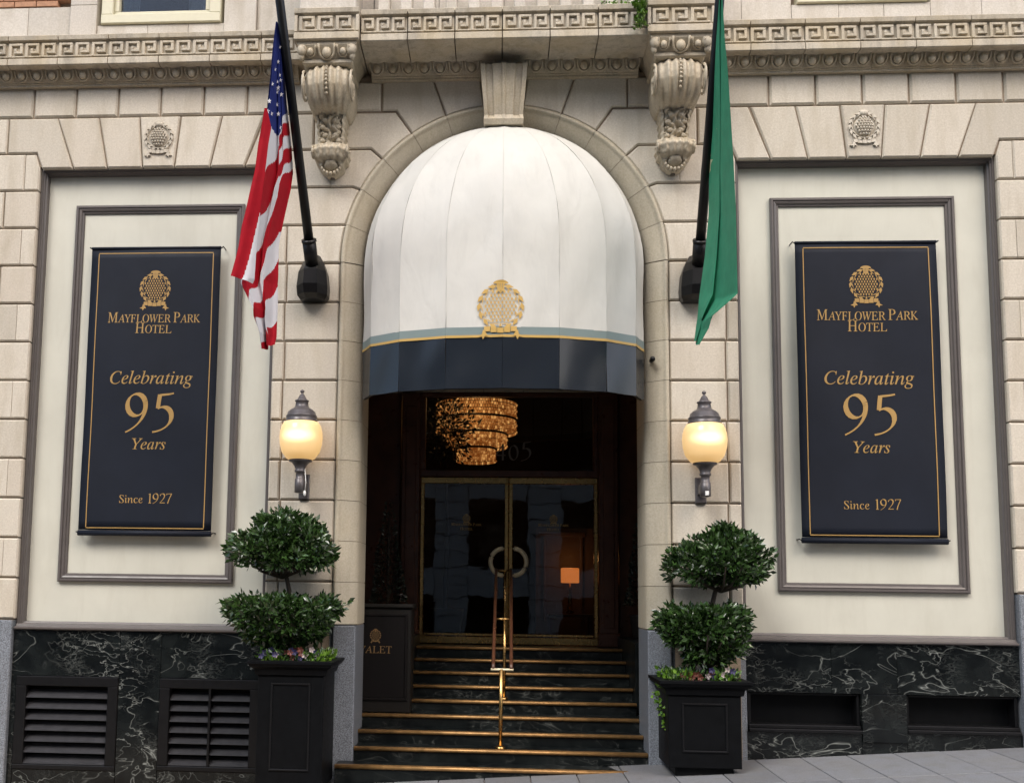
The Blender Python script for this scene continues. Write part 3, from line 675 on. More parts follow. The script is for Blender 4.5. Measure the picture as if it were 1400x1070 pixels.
GL = {
'M': (588, '-36,0 -32,13 3,18 19,28 30,45 131,398 134,419 128,437 122,443 99,450 83,451 87,465 212,465 261,108 496,465 624,465 620,451 597,450 572,439 555,413 458,49 459,35 470,21 509,13 506,0 322,0 325,11 359,18 375,30 392,65 480,392 219,0 210,0 157,393 71,81 66,48 72,27 78,21 101,14 118,13 114,0'),
'A': (461, '-85,0 -82,13 -53,18 -26,32 0,56 356,475 369,475 354,43 358,32 377,18 411,13 409,0 221,0 224,13 248,14 273,26 283,55 288,158 127,157 116,150 46,66 35,48 32,36 36,22 43,17 79,13 75,0|143,183 289,183 298,367'),
'Y': (410, '48,0 52,12 95,18 112,27 126,53 167,201 97,387 81,418 64,438 42,448 13,451 17,465 218,465 214,451 182,448 165,440 161,433 163,404 224,235 358,388 376,419 376,435 371,441 359,447 322,451 326,465 486,465 482,450 456,443 428,420 392,383 235,205 193,48 194,30 199,22 220,14 258,12 254,0'),
'F': (404, '-31,0 -27,13 10,18 18,22 30,36 40,58 129,385 135,419 130,437 123,443 100,450 84,451 88,465 421,465 400,355 387,355 385,392 379,412 369,425 354,434 333,439 226,439 213,431 207,418 165,258 243,260 271,268 282,275 301,295 316,325 330,325 285,156 271,156 274,190 268,218 262,226 235,234 159,235 112,44 118,25 125,19 169,12 168,0'),
'L': (447, '-24,0 -21,13 16,19 28,26 37,36 45,52 142,415 140,429 130,443 107,450 91,451 94,465 279,465 274,452 256,451 230,440 220,429 212,413 116,54 120,34 126,29 148,24 245,25 298,33 318,40 354,65 384,105 399,132 412,132 368,0'),
'O': (514, '200,-10 165,-8 133,-1 105,11 80,27 60,46 43,70 31,98 24,128 21,162 23,192 38,253 66,310 105,364 151,409 204,444 261,467 319,475 354,472 385,465 413,453 437,437 457,417 473,393 485,365 492,335 493,277 489,252 462,176 418,106 381,65 340,32 296,9 250,-5|201,10 224,12 246,18 268,29 308,60 345,102 361,127 388,181 407,240 417,301 416,368 407,399 393,423 373,441 349,451 320,455 296,452 248,434 203,398 163,348 130,286 112,236 101,186 97,137 100,99 109,68 125,43 145,25 171,14'),
'W': (590, '83,-10 98,414 94,429 87,439 76,446 40,453 42,465 229,465 226,453 187,447 177,439 167,410 153,116 321,355 323,396 319,428 312,439 289,451 267,452 270,465 448,465 444,452 410,447 397,435 391,413 377,120 559,396 570,431 565,442 549,449 522,452 527,465 667,465 664,452 649,450 624,434 597,403 319,-10 306,-10 320,310 95,-10'),
'E': (452, '-34,0 -30,13 7,19 18,25 35,52 126,385 132,419 126,437 120,443 97,450 81,451 85,465 440,465 420,364 409,364 406,401 402,414 385,431 373,436 309,442 229,441 210,432 203,418 159,260 246,262 271,267 289,275 303,288 321,326 334,326 287,161 275,161 277,187 272,220 261,231 229,237 154,237 105,51 106,39 116,28 137,24 230,25 257,28 303,42 323,53 357,84 386,128 400,128 351,0'),
'R': (449, '-34,0 -30,13 8,19 28,37 36,53 129,398 132,420 126,438 120,443 97,450 81,451 85,465 281,465 325,462 360,453 388,438 407,418 419,393 423,364 408,307 364,264 289,235 361,63 381,31 404,15 422,13 418,0 314,0 221,228 152,231 114,89 106,46 111,26 127,16 162,13 158,0|245,253 281,263 309,280 330,303 342,331 347,363 336,407 304,434 251,443 224,440 213,433 205,420 158,253 186,250'),
'P': (401, '-34,0 -30,13 7,19 18,25 27,35 35,51 129,398 132,419 126,438 120,443 97,450 81,451 85,465 267,465 346,453 393,418 408,361 406,335 398,311 385,289 368,270 346,253 320,240 290,230 257,224 159,222 149,219 105,52 106,34 119,20 165,13 161,0|193,242 235,246 270,257 297,275 317,299 329,329 332,364 330,389 323,410 311,425 294,436 272,442 232,444 215,438 209,431 199,405 159,256 160,249 165,244'),
'K': (452, '-34,0 -30,13 6,18 21,28 33,45 126,385 132,419 126,437 120,443 97,450 81,451 85,465 269,465 265,451 229,447 210,432 196,396 159,256 161,251 170,251 358,405 370,421 375,434 371,444 359,449 335,451 338,465 501,465 496,452 474,449 454,441 373,383 223,264 355,69 381,37 407,19 422,14 438,13 435,0 236,0 240,13 258,13 277,18 286,29 287,42 279,63 165,231 159,233 152,229 105,53 106,35 118,20 162,13 158,0'),
'H': (518, '-34,0 -30,13 6,18 21,28 33,45 126,385 132,419 126,437 120,443 97,450 81,451 85,465 270,465 267,451 231,446 219,439 201,412 163,271 166,264 178,259 370,260 379,268 416,410 415,429 404,443 382,450 365,451 369,465 555,465 551,451 528,450 513,446 502,439 493,428 479,392 389,49 390,35 401,21 440,13 437,0 251,0 255,13 291,18 306,28 317,45 365,216 365,227 360,232 160,233 150,225 104,49 105,35 116,21 155,13 152,0'),
'T': (418, '50,0 52,13 97,19 106,24 121,41 139,89 230,425 228,435 212,441 145,437 109,425 84,404 66,372 59,352 44,353 74,465 461,465 439,350 426,350 425,394 420,412 410,425 396,434 374,439 318,441 305,437 300,429 202,72 198,43 204,25 212,19 238,14 265,13 261,0'),
'V': (435, '80,-10 96,395 92,428 86,439 76,446 62,450 38,451 40,465 226,465 223,453 184,447 174,439 164,410 149,95 403,399 414,417 418,430 413,444 398,450 371,451 373,465 516,465 512,451 485,444 459,421 95,-10'),
'C': (469, '218,-10 181,-8 147,0 117,13 90,30 67,52 49,78 36,108 28,142 28,211 35,244 46,276 80,337 126,390 181,433 227,456 274,470 321,475 348,473 430,453 439,455 453,470 467,470 439,332 425,332 423,383 414,407 400,427 381,441 357,450 328,453 300,450 273,443 220,414 196,394 154,343 124,281 113,247 105,175 109,129 121,91 140,60 167,37 199,23 236,19 294,28 348,56 399,103 412,91 354,34 323,15 291,1 256,-7'),
'S': (367, '153,-9 92,-1 49,13 30,11 21,4 15,-8 3,-8 26,146 38,146 42,106 52,72 69,46 90,26 116,15 146,11 178,16 204,32 224,57 231,71 236,105 228,139 200,183 132,256 102,297 94,315 88,353 95,397 117,433 152,459 173,468 196,473 232,475 262,472 311,457 324,458 338,473 351,473 330,336 319,336 316,372 308,401 296,424 278,440 257,450 232,453 210,451 191,444 175,433 164,417 157,398 154,376 160,349 188,305 253,236 284,195 297,162 301,126 299,101 282,57 250,22 229,8 181,-7'),
'e': (285, '89,-7 62,-4 39,6 21,21 7,42 -1,68 -3,120 9,165 31,210 46,231 81,268 132,302 164,313 214,315 242,303 251,293 258,266 252,239 236,213 208,189 170,169 121,153 61,142 56,98 63,58 84,34 119,26 151,32 185,50 221,81 231,71 187,27 165,12 116,-5|64,158 106,167 140,180 168,199 188,221 200,245 204,271 201,286 193,295 180,298 151,290 137,280 108,250 83,208'),
'l': (171, '32,-7 14,-3 2,8 -2,33 13,99 101,426 97,449 85,456 58,459 60,471 168,486 171,481 56,57 57,41 61,36 68,34 82,40 100,55 122,82 133,72 95,27 60,1'),
'b': (338, '57,-7 18,6 -2,25 -5,36 90,411 93,433 90,448 86,452 50,455 54,467 114,476 156,487 163,484 103,251 137,287 174,309 214,316 239,313 262,304 280,289 294,270 303,246 306,218 298,164 274,111 238,64 192,26 139,1 111,-6|95,9 120,13 144,23 168,40 190,62 208,88 237,151 244,182 245,232 239,250 230,264 218,275 203,281 186,283 165,280 145,270 126,254 109,231 95,202 54,66 50,38 55,22 70,13'),
'r': (222, '-13,0 55,247 55,268 47,279 13,284 15,297 113,316 123,315 125,312 89,179 137,255 177,301 208,316 223,312 229,307 236,292 236,271 232,261 219,246 200,240 193,241 175,253 170,268 118,199 75,110 41,0'),
'a': (340, '50,-8 33,-6 8,10 0,25 -7,64 -4,101 4,138 18,175 38,211 61,244 90,274 121,298 152,312 183,316 208,312 224,300 232,280 241,309 292,309 226,71 223,39 233,35 245,40 282,80 291,72 256,27 224,1 195,-8 180,-5 171,6 168,23 170,42 191,118 166,79 119,23 97,6 74,-5|82,33 104,39 140,72 164,104 195,161 210,201 219,257 215,280 204,294 185,299 164,295 143,284 124,266 105,241 88,211 58,122 53,73 56,51 66,37'),
't': (185, '33,-8 15,-4 4,7 1,38 66,283 19,283 22,297 63,313 100,344 136,392 151,392 126,304 183,304 177,283 120,283 60,53 61,37 65,32 72,31 85,36 124,79 134,68 99,26 66,0'),
'i': (175, '122,394 106,398 98,404 89,419 89,436 98,452 114,462 131,462 153,445 157,428 153,410 140,398|33,-8 15,-4 4,8 0,29 1,44 60,261 59,272 50,282 31,287 17,287 20,299 87,308 119,316 128,315 131,305 58,58 59,41 64,34 72,32 87,38 106,55 130,84 140,74 102,28 67,1'),
'n': (362, '222,-9 205,-5 193,8 189,28 192,49 231,195 242,254 241,265 235,272 225,275 206,270 183,255 135,205 93,142 76,105 42,0 -12,0 58,238 62,263 58,276 46,283 17,285 19,297 91,307 131,316 134,312 93,177 126,220 188,281 216,300 241,311 263,315 285,311 298,299 302,278 296,232 247,64 245,49 251,35 259,34 274,40 291,59 312,91 322,83 290,32 256,1'),
'g': (284, '30,-151 2,-143 -21,-131 -38,-115 -48,-96 -52,-75 -42,-39 -13,-6 36,24 19,34 9,44 6,57 8,65 21,84 58,121 32,141 15,165 10,195 18,237 29,256 60,289 102,311 126,316 168,317 238,297 289,296 289,266 243,266 248,236 246,214 229,174 215,156 179,130 135,115 110,113 82,116 63,96 60,87 66,76 83,65 145,44 194,19 210,3 220,-16 223,-40 221,-61 214,-81 203,-99 188,-115 170,-128 122,-147 94,-152|111,129 138,136 151,146 172,173 180,190 190,229 191,249 185,278 170,296 159,301 147,302 121,295 97,273 78,241 68,203 66,182 71,153 86,135|75,-132 131,-124 165,-100 176,-60 175,-49 154,-23 107,1 52,18 18,-7 -3,-34 -9,-64 0,-102 28,-125'),
'c': (296, '99,-8 70,-5 46,6 26,23 11,46 2,75 -1,109 5,153 22,197 48,237 82,272 133,303 166,313 219,315 249,302 259,292 265,280 267,267 263,246 251,233 233,228 217,231 207,240 205,264 220,288 218,295 197,299 174,296 151,286 130,271 110,250 93,225 79,196 61,136 61,83 76,46 89,33 104,25 122,23 157,29 192,49 228,82 238,71 193,27 146,1'),
's': (246, '45,-5 6,6 -6,2 -9,-4 -22,-4 -7,106 4,105 7,77 14,53 24,35 37,21 53,13 71,10 99,17 119,38 126,69 116,102 56,185 40,227 42,259 50,278 63,294 80,306 100,314 140,316 193,302 207,308 209,314 220,314 207,214 195,214 184,261 163,289 130,299 110,294 96,279 92,270 93,245 102,228 162,143 173,122 179,100 178,71 166,40 156,26 130,5 97,-7'),
}
# ------------------------------------------------------------------ lettering and emblem (flat print)
def strokes_to_quads(path, nib, ang=30, mn=.28):
    out = []; a = radians(ang); nx, nz = cos(a), sin(a); L = []; R_ = []
    for i, (x, z) in enumerate(path):
        p, q = path[max(i - 1, 0)], path[min(i + 1, len(path) - 1)]
        dx, dz = q[0] - p[0], q[1] - p[1]; l = hypot(dx, dz) or 1; dx /= l; dz /= l
        wd = nib * max(abs(dx * nz - dz * nx), mn) / 2
        L.append((x - dz * wd, z + dx * wd)); R_.append((x + dz * wd, z - dx * wd))
    for i in range(len(path) - 1): out.append([L[i], R_[i], R_[i + 1], L[i + 1]])
    return out
def bez(*p, n=10):
    o = []
    for k in range(n + 1):
        t = k / n; q = [Vector(v) for v in p]
        while len(q) > 1: q = [q[i].lerp(q[i + 1], t) for i in range(len(q) - 1)]
        o.append(tuple(q[0]))
    return o
def ell(cx, cz, rx, rz, a0, a1, n=20): return [(cx + rx * cos(radians(a0 + (a1 - a0) * k / n)), cz + rz * sin(radians(a0 + (a1 - a0) * k / n))) for k in range(n + 1)]
DIG = {
 '9': (470, [ell(228, 455, 165, 195, 20, 380), bez((385, 520), (430, 330), (330, 90), (40, -35))]),
 '5': (450, [bez((170, 628), (260, 640), (330, 640), (420, 665), n=5), [(176, 640), (160, 520), (146, 392)], bez((146, 385), (260, 470), (420, 380), (390, 210)), bez((390, 215), (370, 90), (240, -10), (60, -30))]),
 '1': (360, [[(200, 0), (200, 650)], [(205, 640), (100, 580)], [(110, 8), (290, 8)]]),
 '2': (450, [bez((70, 500), (90, 690), (360, 700), (370, 500)), bez((370, 510), (370, 340), (180, 160), (60, 20)), [(60, 25), (400, 25)]]),
 '7': (430, [[(60, 560), (70, 640), (400, 640)], bez((400, 640), (300, 430), (190, 200), (150, -20))]),
 '4': (480, [[(330, -20), (330, 650)], [(330, 640), (40, 190)], [(40, 190), (450, 190)]]),
 '0': (470, [ell(235, 320, 180, 320, 90, 450, 28)]),
}
def glyph(c, slant):
    """-> advance, list of (loops) filled regions; each region list of loops"""
    if c in DIG:
        adv, st = DIG[c]; R_ = []
        for s_ in st: R_ += [[q] for q in strokes_to_quads(s_, 92)]
        return adv, R_
    if c in '\u0131': pass
    adv, s_ = GL[c]; loops = [[tuple(map(int, p.split(','))) for p in l.split(' ')] for l in s_.split('|')]
    if not slant: loops = [[(x - .24 * z, z) for x, z in l] for l in loops]
    if c in 'i': return adv, [[l] for l in loops]
    return adv, [loops]
def text_polys(s, width, x0, z0, slant=False, caps=None, track=0, hs=1.0):
    """flat triangles [(x,z)*3] with text width scaled to `width`; caps scale for first letters"""
    regs = []; pen = 0
    for i, c in enumerate(s):
        if c == ' ': pen += 190; continue
        k_ = 1.0
        if caps and (i == 0 or s[i - 1] == ' '): k_ = caps
        adv, R_ = glyph(c, slant)
        if c in DIG and len(s) > 4: k_ = .88
        for loops in R_: regs.append([[(pen + x * k_, z * k_) for x, z in l] for l in loops])
        pen += adv * k_ + track
    xs_ = [p[0] for r in regs for l in r for p in l]; a, b = min(xs_), max(xs_); sc = width / (b - a)
    tris = []
    for r in regs:
        ls = [[Vector(((x - a) * sc + x0, z * sc * hs + z0, 0)) for x, z in l] for l in r]
        flat = [v for l in ls for v in l]
        for t_ in tessellate_polygon(ls): tris.append([(flat[i].x, flat[i].y) for i in t_])
    return tris
def flat_mesh(name, polys, mat, fn, parent=None):
    vs = []; fs = []
    for p in polys:
        o = len(vs); 
        if area(p) < 0: p = p[::-1]
        vs += [fn(x, z) for x, z in p]; fs.append(tuple(range(o, o + len(p))))
    return MB().add(vs, fs).obj(name, mat, parent, fix=False)
def emblem_polys(sc, cx, cz, lattice=True):
    P = []
    def add(pts): P.append([(cx + x * sc, cz + z * sc) for x, z in pts])
    R0 = .335
    for r in range(-5, 6):
        for c in range(-5, 6):
            x = c * .074 + (.037 if r % 2 else 0); z = r * .072
            if hypot(x, z) < R0 - .005: add([(x - .025, z), (x, z - .042), (x + .025, z), (x, z + .042)])
    for x in (-.065, -.022, .022, .065): add([(x * .7 - .016, .30), (x * .7 + .016, .30), (x + .017, .46), (x - .017, .46)])
    cap = [(.15 * cos(a), .455 + .075 * sin(a)) for a in [pi * k / 10 for k in range(11)]] ; add(cap)
    for s in (-1, 1):
        for k, a in enumerate(range(-78, 62, 23)):
            for rr, tilt, ln in ((.43, 16, .108), (.365, -6, .10)):
                ar = radians(a + (6 if rr > .4 else 0)); mx, mz = rr * cos(ar), rr * sin(ar); d = ar + pi / 2 + radians(tilt)
                u = (cos(d), sin(d)); v = (-u[1], u[0]); w_ = .042 if rr > .4 else .013
                pts = [(mx + u[0] * ln, mz + u[1] * ln), (mx + v[0] * w_ + u[0] * .02, mz + v[1] * w_ + u[1] * .02), (mx - u[0] * ln * .8, mz - u[1] * ln * .8), (mx - v[0] * w_ + u[0] * .02, mz - v[1] * w_ + u[1] * .02)]
                add([(s * x, z) for x, z in pts])
    for i in range(5):
        x = -.26 + i * .13; z = -.475 + (.02 if i in (0, 4) else (-.012 if i == 2 else 0)); add([(x - .06, z - .055), (x + .06, z - .055), (x + .06, z + .05), (x - .06, z + .05)])
    add([(-.03, -.42), (.03, -.42), (0, -.33)])
    for s in (-1, 1):
        add([(s * x, z) for x, z in [(.29, -.52), (.34, -.47), (.36, -.56), (.44, -.60), (.36, -.61), (.34, -.67), (.30, -.60), (.24, -.60)]])
    return P
# stone emblems on the panel keystones
for s in (-1, 1):
    c = 3.425 * s; e = MB(); sc = .315
    e.ball((c, -.0, 6.145), (.098, .045, .098), 16, 10)
    for p in emblem_polys(sc, c, 6.145):
        mx_, mz_ = sum(q[0] for q in p) / len(p) - c, sum(q[1] for q in p) / len(p) - 6.145
        if hypot(mx_, mz_) < .104: continue
        e.extr(p, -.028, .01)
    for r in range(-3, 4):
        for q in range(-3, 4):
            x = q * .026 + (.013 if r % 2 else 0); z = r * .026
            if hypot(x, z) < .09: e.ball((c + x, -.045 * sqrt(max(0, 1 - (x * x + z * z) / .0098)) - .006, 6.145 + z), (.0115, .014, .013), 6, 4)
    e.ball((c, -.012, 6.275), (.045, .035, .03), 10, 6)
    e.obj('carved_emblem', M['stone'], F)

# ------------------------------------------------------------------ entrance: steps and vestibule
VX0, VX1, YD = -1.62, 1.82, 2.66
def stair(kk, x0, x1, y0, y1, z, zb):
    st = MB().bbox(x0, x1, y0 + .018, y1, zb, z - .004, .003).obj('step', M['marble_step'], F)
    n = MB(); n.tube([(x0, y0 + .012, z - .016), (x1, y0 + .012, z - .016)], .019, 10); n.box(x0, x1, y0 + .014, y0 + .05, z - .010, z + .002); n.obj('brass_nosing', M['nosing'], st)
RS, TR = .1185, .292
stair(0, -1.475, 1.56, -.295, .03, .136, -.4)
for kk in range(1, 4): stair(kk, -1.343, 1.343, (kk - 1) * TR, kk * TR + .35, .136 + RS * kk, -.2)
for kk in range(4, 9): stair(kk, -.93, 1.36, (kk - 1) * TR + (.0), kk * TR + (.5 if kk < 8 else .62), .136 + RS * kk, .2)
MB().box(VX0, VX1, .60, 1.2, -.1, .49).obj('landing', M['marble_step'], F)
for x0, x1 in ((VX0, -.932), (1.362, VX1)): MB().bbox(x0, x1, 1.0, YD, .3, 1.20, .01).obj('stair_cheek', M['marble_step'], F)
MB().box(VX0, VX1, 2.3, 6.5, .9, 1.075).obj('lobby_floor', M['lobby'], F)
for xa in (VX0 - .1, VX1): MB().box(xa, xa + .1, .601, 6.5, -.2, 5.1).obj('vestibule_wall', M['wood'], F)
MB().box(VX0, VX1, .601, YD - .04, 4.75, 4.85).obj('vestibule_ceiling', M['ceiling'], F)
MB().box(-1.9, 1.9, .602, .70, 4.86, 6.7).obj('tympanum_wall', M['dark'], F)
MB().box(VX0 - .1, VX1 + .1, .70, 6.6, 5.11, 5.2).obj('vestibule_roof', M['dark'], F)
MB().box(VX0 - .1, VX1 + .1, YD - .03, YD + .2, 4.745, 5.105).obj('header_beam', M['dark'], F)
sp = MB()                                                   # back face above the arch springing, seen from inside only
for a, b in ((VX0, -1.36), (1.36, VX1)): sp.box(a, b, .602, .63, -.1, 4.76)
sp.obj('inner_reveal', M['wood'], F)
# timber pilasters and panels beside the doors
for x0, x1 in ((-1.18, -.955), (1.155, 1.385)):
    p = MB().bbox(x0, x1, YD - .10, YD + .1, 1.08, 4.07, .012); p.bbox(x0 + .05, x1 - .05, YD - .115, YD - .09, 1.3, 3.9, .008); p.bbox(x0 - .015, x1 + .015, YD - .125, YD, 1.08, 1.24, .01); p.obj('door_pilaster', M['wood'], F)
for x0, x1 in ((VX0, -1.2), (1.40, VX1)): MB().bbox(x0, x1, YD, YD + .1, 1.08, 4.07, .01).obj('timber_panel', M['wood'], F)
for i in range(-4, 5):
    x0 = -.686 + i * .476
    if x0 > VX1: continue
    MB().bbox(max(x0, VX0) + .003, min(x0 + .476, VX1) - .003, YD - .06, YD + .1, 4.085, 4.74, .004).obj('lintel_stone', M['stone_ring'], F)
tf = MB()
for a, b, c_, d in ((-.955, 1.155, 3.06, 3.14), (-.955, 1.155, 4.03, 4.083), (-.955, -.90, 3.14, 4.03), (1.10, 1.155, 3.14, 4.03)): tf.bbox(a, b, YD - .05, YD + .05, c_, d, .008)
tr_ = tf.obj('transom_window', M['wood'], F)
MB().box(-.90, 1.10, YD, YD + .008, 3.14, 4.03).obj('pane', M['glass'], tr_)
nm_ = plain('faint_grey_number', (.15, .135, .12), .5)
for ch_, w_, x_ in (('4', .125, -.062), ('0', .12, .095), ('5', .125, .243)): flat_mesh('numeral', text_polys(ch_, w_, x_, 3.27), nm_, lambda x, z: (x, YD - .004, z), tr_)
# double doors
for s, x0, x1 in ((-1, -.948, .098), (1, .104, 1.15)):
    d = MB(); z0, z1 = 1.09, 3.055; fw = .045
    for a, b, c_, e_ in ((x0, x1, z0, z0 + .085), (x0, x1, z1 - .075, z1), (x0, x0 + fw, z0 + .085, z1 - .075), (x1 - fw, x1, z0 + .085, z1 - .075)): d.bbox(a, b, YD - .03, YD + .03, c_, e_, .006)
    do = d.obj('door_leaf', M['brass'], F)
    MB().bbox(x0 + fw + .01, x1 - fw - .01, YD - .024, YD - .014, z0 + .095, z0 + .12, .002).obj('kick_strip', M['brass'], do)
    MB().box(x0 + fw, x1 - fw, YD - .004, YD + .004, z0 + .085, z1 - .075).obj('glass_pane', M['glass'], do)
    jx = .101; h = MB(); h.tube([(jx + s * .060 + s * .150 * sin(t), YD - .075, 2.05 + .158 * cos(t)) for t in [radians(2 + 176 * k / 26) for k in range(27)]], .027, 10)
    for zz in (2.05 + .158, 2.05 - .158): h.tube([(jx + s * .062, YD - .075, zz), (jx + s * .062, YD, zz)], .014, 8)
    h.obj('ring_handle', M['pale_brass'], do)
    cxd = .632 if s > 0 else -.40; gm = M['gold_awning']; em = emblem_polys(.10, cxd, 2.565)
    flat_mesh('emblem', em, gm, lambda x, z: (x, YD - .0065, z), do)
    tt = text_polys('MAYFLOWER PARK', .36, cxd - .18, 2.478, caps=1.25) + text_polys('HOTEL', .15, cxd - .075, 2.425, caps=1.2)
    flat_mesh('lettering', tt, gm, lambda x, z: (x, YD - .0065, z), do)
# lobby shell behind the doors
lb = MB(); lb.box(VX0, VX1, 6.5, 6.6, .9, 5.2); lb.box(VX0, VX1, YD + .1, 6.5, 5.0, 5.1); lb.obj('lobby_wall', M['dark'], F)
MB().box(.52, 1.5, 5.2, 5.3, 1.08, 2.62).obj('lobby_alcove', M['lobby'], F)
al = MB()
for a, b, c_, d in ((.55, 1.22, 2.50, 2.56), (.62, .66, 1.3, 2.5), (1.14, 1.18, 1.3, 2.5)): al.bbox(a, b, 5.15, 5.2, c_, d, .008)
al.obj('alcove_moulding', M['lobby'], F)

# handrail in the middle of the steps
hr = empty('handrail', (.02, .1, .2545), 'polished brass central handrail rising up the entrance steps to the doors', 'handrail')
def rel(mb, o): 
    mb.v = [(a - o[0], b - o[1], c - o[2]) for a, b, c in mb.v]; return mb
HO = (.02, .1, .2545)
def hpart(name, mb, mat=None): return rel(mb, HO).obj(name, mat or M['brass'], hr)
b = MB(); b.tube([(.008, .10, .256), (.012, .10, .98)], .019, 10); b.lathe((.008, .10, .2555), [(.05, 0), (.05, .012), (.028, .03)], 14); hpart('post', b)
b = MB(); b.tube([(.045, 1.02, .612), (.05, 1.02, 1.42)], .017, 10); b.lathe((.045, 1.02, .612), [(.045, 0), (.045, .012), (.024, .03)], 14); hpart('post', b)
b = MB(); b.tube([(.06, 2.2, 1.086), (.06, 2.2, 1.93)], .017, 10); b.lathe((.06, 2.2, 1.086), [(.045, 0), (.045, .012), (.024, .03)], 14); hpart('post', b)
for x in (-.062, .105): b = MB(); b.tube([(x, .10, .975), (x, .16, 1.03), (x + .01, 1.02, 1.43), (x + .02, 2.2, 1.95), (x + .02, 2.32, 1.95)], .017, 10); hpart('rail', b, M['wood'])
hpart('crossbar', MB().tube([(-.085, .10, .975), (.125, .10, .975)], .012, 10), M['pale_brass'])
hpart('crossbar', MB().tube([(-.05, 1.02, 1.42), (.115, 1.02, 1.42)], .012, 10)); hpart('crossbar', MB().tube([(-.04, 2.2, 1.94), (.125, 2.2, 1.94)], .012, 10))

# podium with lettering
po = empty('valet_podium', (-1.16, .86, .4925), 'dark wooden valet podium with faint gold emblem beside the entrance steps', 'podium')
PO = (-1.16, .86, .4925)
b = MB(); b.bbox(-1.44, -.88, .66, 1.02, .4935, 1.52, .01); rel(b, PO).obj('cabinet', M['podium'], po)
b = MB(); b.bbox(-1.46, -.86, .63, 1.04, 1.52, 1.56, .01); rel(b, PO).obj('top', M['podium'], po)
b = MB(); b.bbox(-1.40, -.94, .652, .67, .64, 1.44, .004); 
for a, c_, d, e_ in ((-1.41, -.93, 1.44, 1.465), (-1.41, -.93, .615, .64), (-1.425, -1.40, .615, 1.465), (-.94, -.915, .615, 1.465)): b.bbox(a, c_, .642, .67, d, e_, .004)
fp = rel(b, PO).obj('front_panel', M['podium_dark'], po)
dimgold = plain('dim_gold', (.17, .10, .035), .5)
flat_mesh('emblem', emblem_polys(.12, -1.235, 1.25), dimgold, lambda x, z: (x - PO[0], .650 - PO[1], z - PO[2]), fp)
flat_mesh('lettering', text_polys('VALET', .33, -1.40, 1.075), dimgold, lambda x, z: (x - PO[0], .650 - PO[1], z - PO[2]), fp)

# chandelier: three drums of lit crystal
CH_ = (-.33, 4.6, 2.98)
ch = empty('chandelier', CH_, 'large tiered crystal chandelier glowing amber behind the transom glass', 'chandelier')
for (z0, z1, r, n, lay) in ((1.10, 1.32, .55, 96, 5), (.90, 1.08, .55, 96, 4), (.70, .88, .42, 74, 4), (.50, .68, .27, 60, 4)):
    b = MB(); hgt = (z1 - z0) / lay
    for l in range(lay):
        for k in range(n):
            a = 2 * pi * (k + .5 * (l % 2)) / n; rr = r - .012 * (l % 2); zc = z0 + hgt * (l + .5); c_, s_ = cos(a), sin(a); w_ = .42 * 2 * pi * r / n
            px, py = rr * c_, rr * s_; tx, ty = -s_ * w_, c_ * w_
            vs = [(px - tx, py - ty, zc - hgt * .44), (px + tx, py + ty, zc - hgt * .44), (px + tx, py + ty, zc + hgt * .44), (px - tx, py - ty, zc + hgt * .44), (px + c_ * .02, py + s_ * .02, zc)]
            b.add(vs, [(0, 1, 4), (1, 2, 4), (2, 3, 4), (3, 0, 4), (0, 3, 2, 1)])
    tm = M['crystal'] if z0 > .45 else None
    if tm is None:
        tm = M['crystal'].copy(); tm.name = 'dim_crystal'
        rr_ = [q for q in tm.node_tree.nodes if q.type == 'VALTORGB'][0]
        for e_ in rr_.color_ramp.elements: e_.color = tuple(c * .10 for c in e_.color[:3]) + (1,)
    t_ = b.obj('crystal_tier', tm, ch)
    rg = MB(); rg.tube([(r * 1.012 * cos(2 * pi * k / 40), r * 1.01 * sin(2 * pi * k / 40), z1 + .008) for k in range(41)], .016, 6); rg.obj('tier_ring', M['black_metal'], t_)
MB().tube([(0, 0, 1.3), (0, 0, 2.02)], .02, 8).obj('hanging_rod', M['brass'], ch)
cl = bpy.data.lights.new('chandelier_light', 'POINT'); cl.energy = 4; cl.color = (1, .55, .22); cl.shadow_soft_size = .25
co_ = bpy.data.objects.new('chandelier_light', cl); C.objects.link(co_); co_.parent = ch; co_.location = (0, -.75, 1.1)
# table lamp in the lobby
TL = (.97, 4.75, 1.08); tl = empty('table_lamp', TL, 'small lamp with glowing orange drum shade inside the lobby', 'lamp')
MB().lathe((0, 0, .76), [(.11, 0), (.125, .005), (.125, .20), (.11, .205)], 24).obj('lamp_shade', M['shade'], tl)
MB().lathe((0, 0, .34), [(.05, 0), (.06, .02), (.02, .06), (.03, .2), (.01, .35), (.008, .44)], 14).obj('lamp_base', M['brass'], tl)
cl = bpy.data.lights.new('table_lamp_bulb', 'POINT'); cl.energy = .6; cl.color = (1, .42, .12); cl.shadow_soft_size = .05
co_ = bpy.data.objects.new('table_lamp_bulb', cl); C.objects.link(co_); co_.parent = tl; co_.location = (0, .12, 1.10)
tb = empty('side_table', (.97, 4.75, 1.08), 'dark side table carrying the lit lamp in the lobby', 'table')
MB().bbox(-.3, .3, -.2, .2, .30, .34, .01).obj('table_top', M['wood'], tb)
for sx in (-1, 1):
    for sy in (-1, 1): MB().box(sx * .27 - .02, sx * .27 + .02, sy * .17 - .02, sy * .17 + .02, 0, .30).obj('leg', M['wood'], tb)

